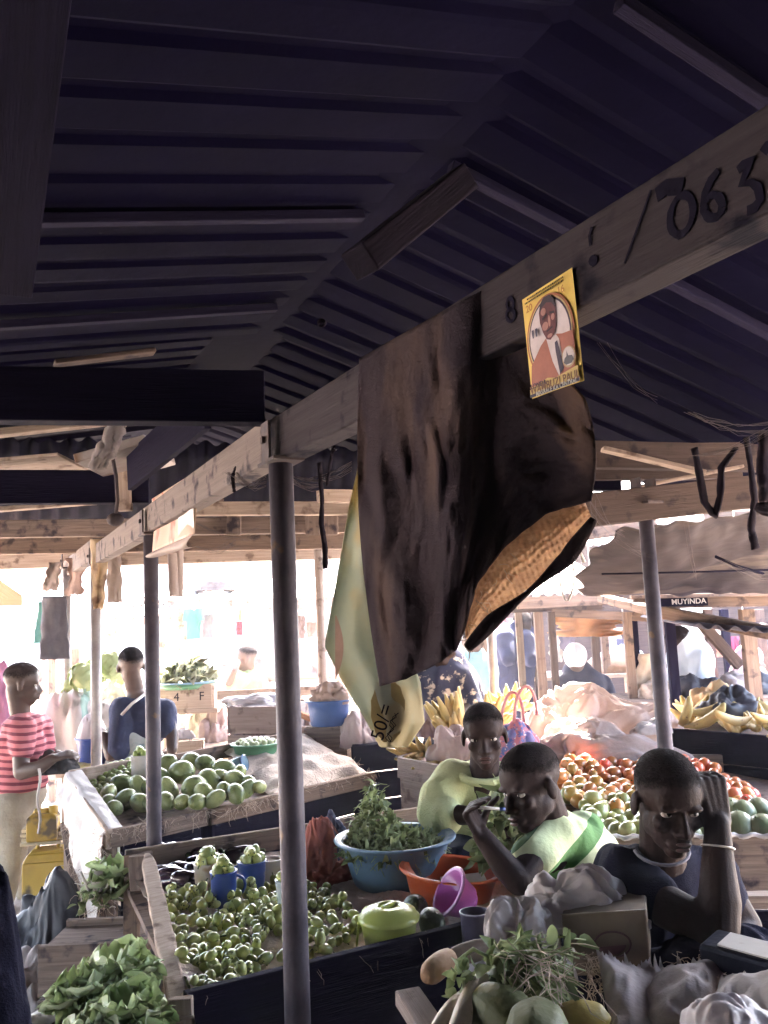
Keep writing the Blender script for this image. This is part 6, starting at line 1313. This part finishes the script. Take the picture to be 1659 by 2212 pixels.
# far stalls in the sun on the left
fa = thing('market_stall', 'far stall with corrugated roof and old tyre on top, left of centre', 'stall', P(470, 1500, 8.2)); fa.location.z = GZ
rail(fa, 362, 1323, 8, 760, 1316, 8.2, .05, pix(26, 8), W_PALE, 'fascia_board')
iron_roof(fa, P(355, 1297, 7.97), P(770, 1290, 8.15), (0, 1, .16), 1.7)
for u, Y in ((393, 8.05), (600, 8.1), (752, 8.2), (430, 9.5), (640, 9.5)): post_bar(fa, u, 1322, 0, Y, .085, W_PALE)
rail(fa, 365, 1340, 8.3, 420, 1330, 9.3, .04, .05, W_PALE)
TYRE = mat('worn_tyre', (.16, .13, .12), (.10, .085, .08), .85, 30, bump=.3)
def tyre(label, c, r, wd, roty=0):
    t = thing('tyre', label, 'tyre', c); T = M.Translation(c) @ M.Rotation(roty, 4, 'X'); b = MB()
    b.lathe([(r*.62, -wd*.4), (r*.8, -wd*.5), (r*.96, -wd*.45), (r, -wd*.3), (r, wd*.3), (r*.96, wd*.45), (r*.8, wd*.5), (r*.62, wd*.4), (r*.6, 0), (r*.62, -wd*.4)], 48, T); b.obj('carcass', TYRE, t, smooth=True); b = MB()
    for k in range(56):
        a = k*math.pi/28
        for z in (-.28, 0, .28): b.box(T @ V((r*1.005*math.cos(a+z*.2), r*1.005*math.sin(a+z*.2), z*wd)), (.018, .026, wd*.22), M.Rotation(a, 3, 'Z'))
    b.obj('tread', TYRE, t)
tyre('old tyre lying on the far corrugated roof', P(465, 1267, 8.6), pix(46, 8.6), .105)
tyre('second thinner tyre lying farther back on the roof', P(490, 1241, 9.6), pix(40, 9.6), .055, .1)
fb_ = thing('market_stall', 'low far stall with wavy iron roof, left of the second post', 'stall', P(290, 1500, 7.6)); fb_.location.z = GZ
rail(fb_, 235, 1352, 7.5, 352, 1350, 7.5, .05, pix(16, 7.5), W_PALE, 'fascia_board'); iron_roof(fb_, P(228, 1336, 7.47), P(356, 1333, 7.47), (0, 1, .2), 1.3, amp=.02)
for u in (240, 348): post_bar(fb_, u, 1352, 0, 7.5, .07, W_PALE)
for k in range(5): rail(fb_, 232+k*16, 1318-7*k+4*(k % 2), 7.9+.1*k, 372, 1298+6*(k % 3), 8.0+.1*k, .05, .02, W_PALE, 'pole')
pn = thing('market_stall', 'brown board roof edge of a stall at the left edge', 'stall', P(-20, 1400, 6.0)); pn.location.z = GZ
b = MB(); b.hexa([P(-90, 1312, 6.0), P(48, 1308, 6.0), P(46, 1296, 7.0), P(-90, 1290, 7.0), P(-90, 1190, 6.0), P(48, 1286, 6.0), P(46, 1280, 7.0), P(-90, 1190, 7.0)]); b.obj('roof_boards', wood('sunlit_board', (.48, .31, .20), (.36, .22, .14)), pn); post_bar(pn, -30, 1312, 0, 6.2, .08, W_PALE); post_bar(pn, -30, 1312, 0, 6.9, .08, W_PALE)
for k, (u, v0, v1, Y, w_) in enumerate(((112, 1395, 0, 7.0, .06), (160, 1400, 0, 6.8, .08), (90, 1425, 0, 7.6, .06))):
    p = P(u, v0, Y); b = MB(); b.bar((p.x, p.y, GZ), (p.x, p.y, p.z), w_, w_, up=(0, 1, 0)); tag(b.obj('fence_post', W_OLD, bev=.004), ['short weathered post behind the striped boy\'s head', 'taller weathered post right of the striped boy', 'thin weathered post at far left'][k], 'post')
def tee(label, u, v, Y, w_, h, m, seed):
    b = MB(); pts = [(-.5, 1), (-.15, 1), (0, .94), (.15, 1), (.5, 1), (.62, .62), (.40, .60), (.38, 0), (-.38, 0), (-.40, .60), (-.62, .62)]; c = P(u, v, Y)
    q = [c+V((x*w_, .03*math.sin(x*5+seed), (z-.5)*h)) for x, z in pts]; b.add(q, [(0, 1, 9, 10), (1, 2, 8, 9), (2, 3, 7, 8), (3, 4, 5, 6), (3, 6, 7)]); return tag(b.obj('hanging_shirt', m, solid=.02, sub=0), label, 'shirt')
tee('green shirt hanging under the far corrugated roof', 418, 1348, 7.9, .15, .27, mat('green_shirt_cloth', (.10, .40, .22), (.08, .32, .18), .9, trans=.2), 1)
tee('grey brown shirt hanging beside the green shirt', 450, 1352, 7.95, .13, .22, mat('grey_shirt_cloth', (.24, .19, .19), None, .9), 2)
shred('hanging_cloth', 'bright red cloth hanging beneath a yellow strip', 'cloth', 517, 1342, 517, 1372, 8.0, 15, mat('bright_red_cloth', (.55, .06, .07), None, .9), 1, 0, 2, .1)
shred('hanging_cloth', 'thin yellow strip hanging above the red cloth', 'cloth', 519, 1318, 518, 1341, 8.0, 7, mat('yellow_cloth', (.62, .46, .14), None, .9), 1, 0, 2, .1)
shred('hanging_cloth', 'dark rag hanging right of the thick post, far back', 'cloth', 648, 1330, 650, 1380, 8.6, 22, mat('dull_rag', (.22, .17, .17), None, .9), 6, .1, 3, .3)
for k, (u, v, h, lb) in enumerate(((370, 1372, 40, 'grey cloth bale hung at left of the far stall'), (672, 1360, 34, 'brown cloth hung right of far stall posts'), (545, 1345, 50, 'pale cloth hung in the far stall'))): shred('hanging_cloth', lb, 'cloth', u, v-h/2, u+2, v+h/2, 8.9, 26, mat(['ash_cloth', 'tan_cloth', 'cream_cloth'][k], [(.36, .30, .31), (.36, .26, .22), (.6, .54, .48)][k], None, .9), k, .1, 4, .3)
z8 = ztable('far stall counter in the sun', 400, 740, 1475, 8.3, .9, W_PALE)
for k in range(6):
    p = P(430+k*58, 1480, 8.5); o = cloth_heap((p.x, p.y, z8), (.20, .2), random.uniform(.08, .2), 150+k, 36, 16, crease=1.).obj('goods_heap', [WSACK, SACK, PSACK][k % 3], smooth=True); tag(o, ['first', 'second', 'third', 'fourth', 'fifth', 'sixth'][k]+' sunlit goods heap from the left on the far counter', 'goods')
wb = thing('building', 'long pale plastered building added far behind the market to bounce light', 'building', (-4, 24, GZ))  # invented building: gives bounce light and covers the horizon
b = MB(); b.box((-4, 25, GZ+1.7), (26, 4, 3.4)); b.obj('wall', mat('pale_plaster', (.55, .50, .45), (.46, .41, .37), .9, 1.5), wb); b = MB(); b.box((-4, 24.8, GZ+3.5), (27, 5, .14)); b.obj('roof', IRON, wb)
for x in (-13, -8, -3, 2, 6): b = MB(); b.box((x, 22.97, GZ+1.1), (1.1, .06, 2.1)); b.obj('door', W_MID, wb)
# ================================================================== far stalls on the right
ra = thing('market_stall', 'far wooden stall with pale fascia and scalloped iron roof', 'stall', P(1200, 1500, 5.6)); ra.location.z = GZ
rail(ra, 1118, 1316, 5.4, 1345, 1304, 5.5, .05, pix(25, 5.4), W_MID, 'fascia_board')
iron_roof(ra, P(1090, 1290, 5.37), P(1350, 1280, 5.47), (0, 1, .20), 1.8)
for u, Y, w_, m in ((1163, 5.5, .055, W_MID), (1191, 5.6, .045, RBEAM), (1155, 7.2, .05, RBEAM), (1120, 6.4, .05, W_MID), (1355, 5.3, .05, W_MID), (1367, 5.5, .05, W_DARK), (1282, 7.0, .06, RBEAM), (1303, 7.4, .06, W_MID), (1047, 7.0, .06, W_MID), (1136, 7.3, .06, RBEAM)): post_bar(ra, u, 1322, 0, Y, w_, m)
rail(ra, 1196, 1332, 5.7, 1430, 1344, 5.2, .05, .05, W_MID); rail(ra, 1060, 1325, 6.4, 1300, 1318, 6.4, .05, .05, RBEAM)
z9 = ztable('dark counter behind the white head wrap', 1190, 1440, 1518, 5.9, .5, W_OLD)
z10 = ztable('wooden counter with mounded goods under the scalloped roof', 1060, 1420, 1468, 7.3, .8, W_PALE)
o = cloth_heap((P(1345, 1465, 7.5).x, 7.6, z10), (.30, .22), .14, 161, amp=.15, crease=.4).obj('goods_heap', mat('brown_meal', (.30, .19, .13), (.22, .14, .09), .9, 20), smooth=True); tag(o, 'brown mound of goods on the far counter', 'goods')
o = cloth_heap((P(1345, 1440, 7.9).x, 8.0, z10), (.26, .2), .2, 163, amp=.15, crease=.6).obj('sack', WSACK, smooth=True); tag(o, 'white sack behind the brown mound', 'sack')
o = cloth_heap((P(1095, 1466, 7.4).x, 7.5, z10), (.28, .2), .2, 165, amp=.15, crease=.6).obj('basket_cloth', mat('dotted_cloth', (.58, .46, .40), (.36, .20, .17), .9, 26, lo=.48, hi=.52), smooth=True); tag(o, 'dotted cloth bundle on the far counter behind second right post', 'cloth')
shred('awning_cloth', 'orange brown cloth hanging under the scalloped roof', 'cloth', 1265, 1325, 1270, 1375, 6.6, 150, mat('orange_awning', (.50, .27, .13), (.40, .20, .10), .8, 4, trans=.35), 7, .1, 9, .5)
shred('hanging_cloth', 'tan cloth sheet hanging left of the right post', 'cloth', 1402, 1412, 1392, 1500, 5.4, 44, mat('tan_sheet', (.50, .40, .30), (.40, .31, .24), .9, 5, trans=.15), 3, -.1, 5, .3)
shred('hanging_cloth', 'pink cloth hanging far behind the steel post on the right', 'cloth', 1085, 1335, 1085, 1370, 8.4, 60, mat('pink_cloth', (.55, .33, .36), None, .9, trans=.2), 3, .1, 5, .3)
bg2 = bunch(P(1190, 1512, 5.6), 6, .05, 2, (0, 0, .3), .008, .6, 4, LIME); tag(bg2.obj('greens', LIME, smooth=True), 'small green bunch beside the cream sack top', 'greens')
rb_ = thing('market_stall', 'dark roofed stall with a painted name board at right', 'stall', P(1560, 1500, 5.0)); rb_.location.z = GZ
f0 = rail(rb_, 1368, 1316, 4.75, 1800, 1306, 4.65, .04, pix(30, 4.7), W_MID, 'fascia_board')
rail(rb_, 1362, 1294, 4.7, 1800, 1284, 4.6, .06, .02, W_MID, 'fascia_trim')
a_, c_ = P(1425, 1311, 4.71), P(1528, 1308, 4.69); b = MB(); b.hexa([a_+V((0, -.012, -.0)), c_+V((0, -.012, 0)), c_+V((0, -.004, 0)), a_+V((0, -.004, 0)), a_+V((0, -.012, .048)), c_+V((0, -.012, .048)), c_+V((0, -.004, .048)), a_+V((0, -.004, .048))]); nb_ = b.obj('name_board', INK, rb_)
T = M.Translation(a_.lerp(c_, .60)+V((0, -.0145, .024))) @ M.Rotation(math.atan2(c_.y-a_.y, c_.x-a_.x), 4, 'Z') @ M.Rotation(R_(90), 4, 'X'); text('MUYINDA', .040, T, 'lettering', WHT, nb_, .0006, .0006)
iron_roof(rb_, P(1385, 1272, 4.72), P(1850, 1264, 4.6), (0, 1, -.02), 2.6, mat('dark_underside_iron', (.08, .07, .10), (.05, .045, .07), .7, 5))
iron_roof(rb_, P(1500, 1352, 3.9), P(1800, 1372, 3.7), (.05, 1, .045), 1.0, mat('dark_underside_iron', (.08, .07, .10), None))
for u, Y, w_, m in ((1446, 4.75, .05, W_DARK), (1616, 5.0, .075, W_MID), (1640, 6.4, .07, RBEAM), (1530, 6.6, .06, RBEAM), (1565, 6.9, .06, W_DARK)): post_bar(rb_, u, 1316, 0, Y, w_, m)
rail(rb_, 1300, 1300, 5.2, 1435, 1336, 4.3, .06, .045, W_MID); rail(rb_, 1430, 1336, 4.3, 1720, 1392, 3.9, .06, .06, W_MID)
rail(rb_, 1500, 1345, 5.3, 1590, 1446, 5.3, .06, .06, RBEAM, 'brace')
z11 = ztable('dark counter under the name board stall', 1380, 1800, 1520, 5.0, .7, W_OLD)
for k in range(4):
    p = P(1430+k*75, 1515, 5.3); o = cloth_heap((p.x, p.y, z11), (.13, .1), .12, 170+k, 36, 16, crease=.9).obj('goods_heap', [SACK, BLACKP, GSACK, BLACKP][k], smooth=True); tag(o, ['tan goods heap at left under the name board', 'black bag heap under the name board', 'grey goods heap under the name board', 'black bag heap at the right edge under the name board'][k], 'goods')
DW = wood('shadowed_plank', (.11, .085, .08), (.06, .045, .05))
for k, (x0, x1, y, h, lb) in enumerate(((1.2, 3.0, 9.0, 2.0, 'dark plank stall back with hanging cloths, centre right'), (3.1, 5.2, 8.4, 2.2, 'dark plank stall back at the far right'), (5.3, 9.5, 7.6, 2.3, 'dark plank wall beyond the right edge'))):
    t = thing('plank_wall', lb, 'wall', ((x0+x1)/2, y, GZ))
    for j in range(int((x1-x0)/.3)): b = MB(); b.box((x0+.15+j*.3, y+random.uniform(0, .02), GZ+h/2), (.285, .025, h)); b.obj('plank', DW, t)
    b = MB(); b.bar((x0, y-.05, GZ+h), (x1, y-.05, GZ+h), .06, .08); b.obj('top_rail', W_OLD, t)
    iron_roof(t, (x0-.1, y-1.2, GZ+h-.12), (x1+.1, y-1.2, GZ+h-.12), (0, 1, .16), 1.5)
for k, (u, v, w_, h, Y, col, lb) in enumerate(((1225, 1375, 36, 56, 8.2, (.12, .09, .10), 'dark cloth hanging behind the white head wrap'), (1320, 1385, 44, 60, 8.3, (.58, .52, .48), 'white cloth hanging between the far posts'), (1345, 1400, 26, 40, 8.1, (.14, .12, .16), 'black netting cloth hanging between the far posts'), (1560, 1400, 30, 40, 7.2, (.46, .26, .18), 'rusty orange cloth hanging behind the white shirt'), (1584, 1410, 22, 70, 7.0, (.36, .06, .12), 'crimson cloth hanging left of the pink veil'), (1655, 1420, 30, 90, 7.0, (.18, .16, .18), 'grey cloth hanging at the far right edge'), (1200, 1400, 30, 60, 8.3, (.5, .42, .34), 'cream cloth hanging left of the white head wrap'), (1535, 1372, 40, 26, 6.8, (.6, .56, .55), 'white crumpled bag hanging above the white shirt'))):
    shred('hanging_cloth', lb, 'cloth', u, v-h/2, u+2, v+h/2, Y, w_, mat('hung_cloth_%s' % 'abcdefgh'[k], col, None, .9, trans=.15), k, .05, 5, .3)
# grey plastic tarpaulin sagging under the right bay
TARP = mat('grimy_grey_tarpaulin', (.060, .050, .052), (.034, .028, .034), .6, 3, bump=.35, bscale=14, trans=.05, spec=.04, crink=.6, cscale=4, spots=(.11, .09, .082), sscale=3, slo=.55)
tp_ = thing('tarpaulin', 'sagging grimy grey tarpaulin under the right beams', 'tarpaulin', P(1500, 1200, 3.6))
def tarp(a, t):
    u0, v0, Y0 = 1330+a*470, 1146-a*60, 3.05; u1, v1, Y1 = 1262+a*560, 1286-8*a, 4.55
    if a < .25: u0 -= 0; u1 += 0
    Lf = (1-a)**4*(-42*math.sin(math.pi*t))
    return P(u0+(u1-u0)*t+Lf+(1-a)**6*10*math.sin(t*19), v0+(v1-v0)*t, Y0+(Y1-Y0)*t)+V((0, 0, -.10*math.sin(math.pi*t)*(.6+.4*math.sin(a*8))*.6+.02*nz((a*6, t*3, 0), 2)))
b = MB(); b.grid(70, 40, tarp); b.obj('sheet', TARP, tp_, smooth=True, solid=.002)
b = MB(); b.tube([P(1300, 1240, 3.6), P(1480, 1236, 3.6), P(1700, 1230, 3.55)], .004, 5); b.obj('line', INK, tp_, smooth=True)
b = MB(); b.tube([P(1545, 1202, 3.4), P(1590, 1222, 3.4), P(1650, 1240, 3.4)], .006, 5); tag(b.obj('stick', W_DARK, smooth=True), 'thin dark stick lying across the grey tarpaulin', 'stick')
# ================================================================== added haze standing in for lens glare and lifted blacks
hz_ = MB(); hz_.box((0, 38, GZ+1.5), (150, 130, 7.5)); pass
me = bpy.data.meshes.new('haze'); me.from_pydata(hz_.v, [], hz_.f); hm = bpy.data.materials.new('glare_haze'); hm.use_nodes = True; hn = hm.node_tree; hn.nodes.clear()
vp = hn.nodes.new('ShaderNodeVolumePrincipled'); vp.inputs['Color'].default_value = (.90, .87, .96, 1); vp.inputs['Density'].default_value = .0045; vp.inputs['Anisotropy'].default_value = .3
ho = hn.nodes.new('ShaderNodeOutputMaterial'); hn.links.new(vp.outputs[0], ho.inputs['Volume']); me.materials.append(hm)
hz_o = bpy.data.objects.new('haze', me); COL.objects.link(hz_o); hz_o['kind'] = 'stuff'; hz_o['label'] = 'thin added haze standing in for lens glare'; hz_o['category'] = 'haze'
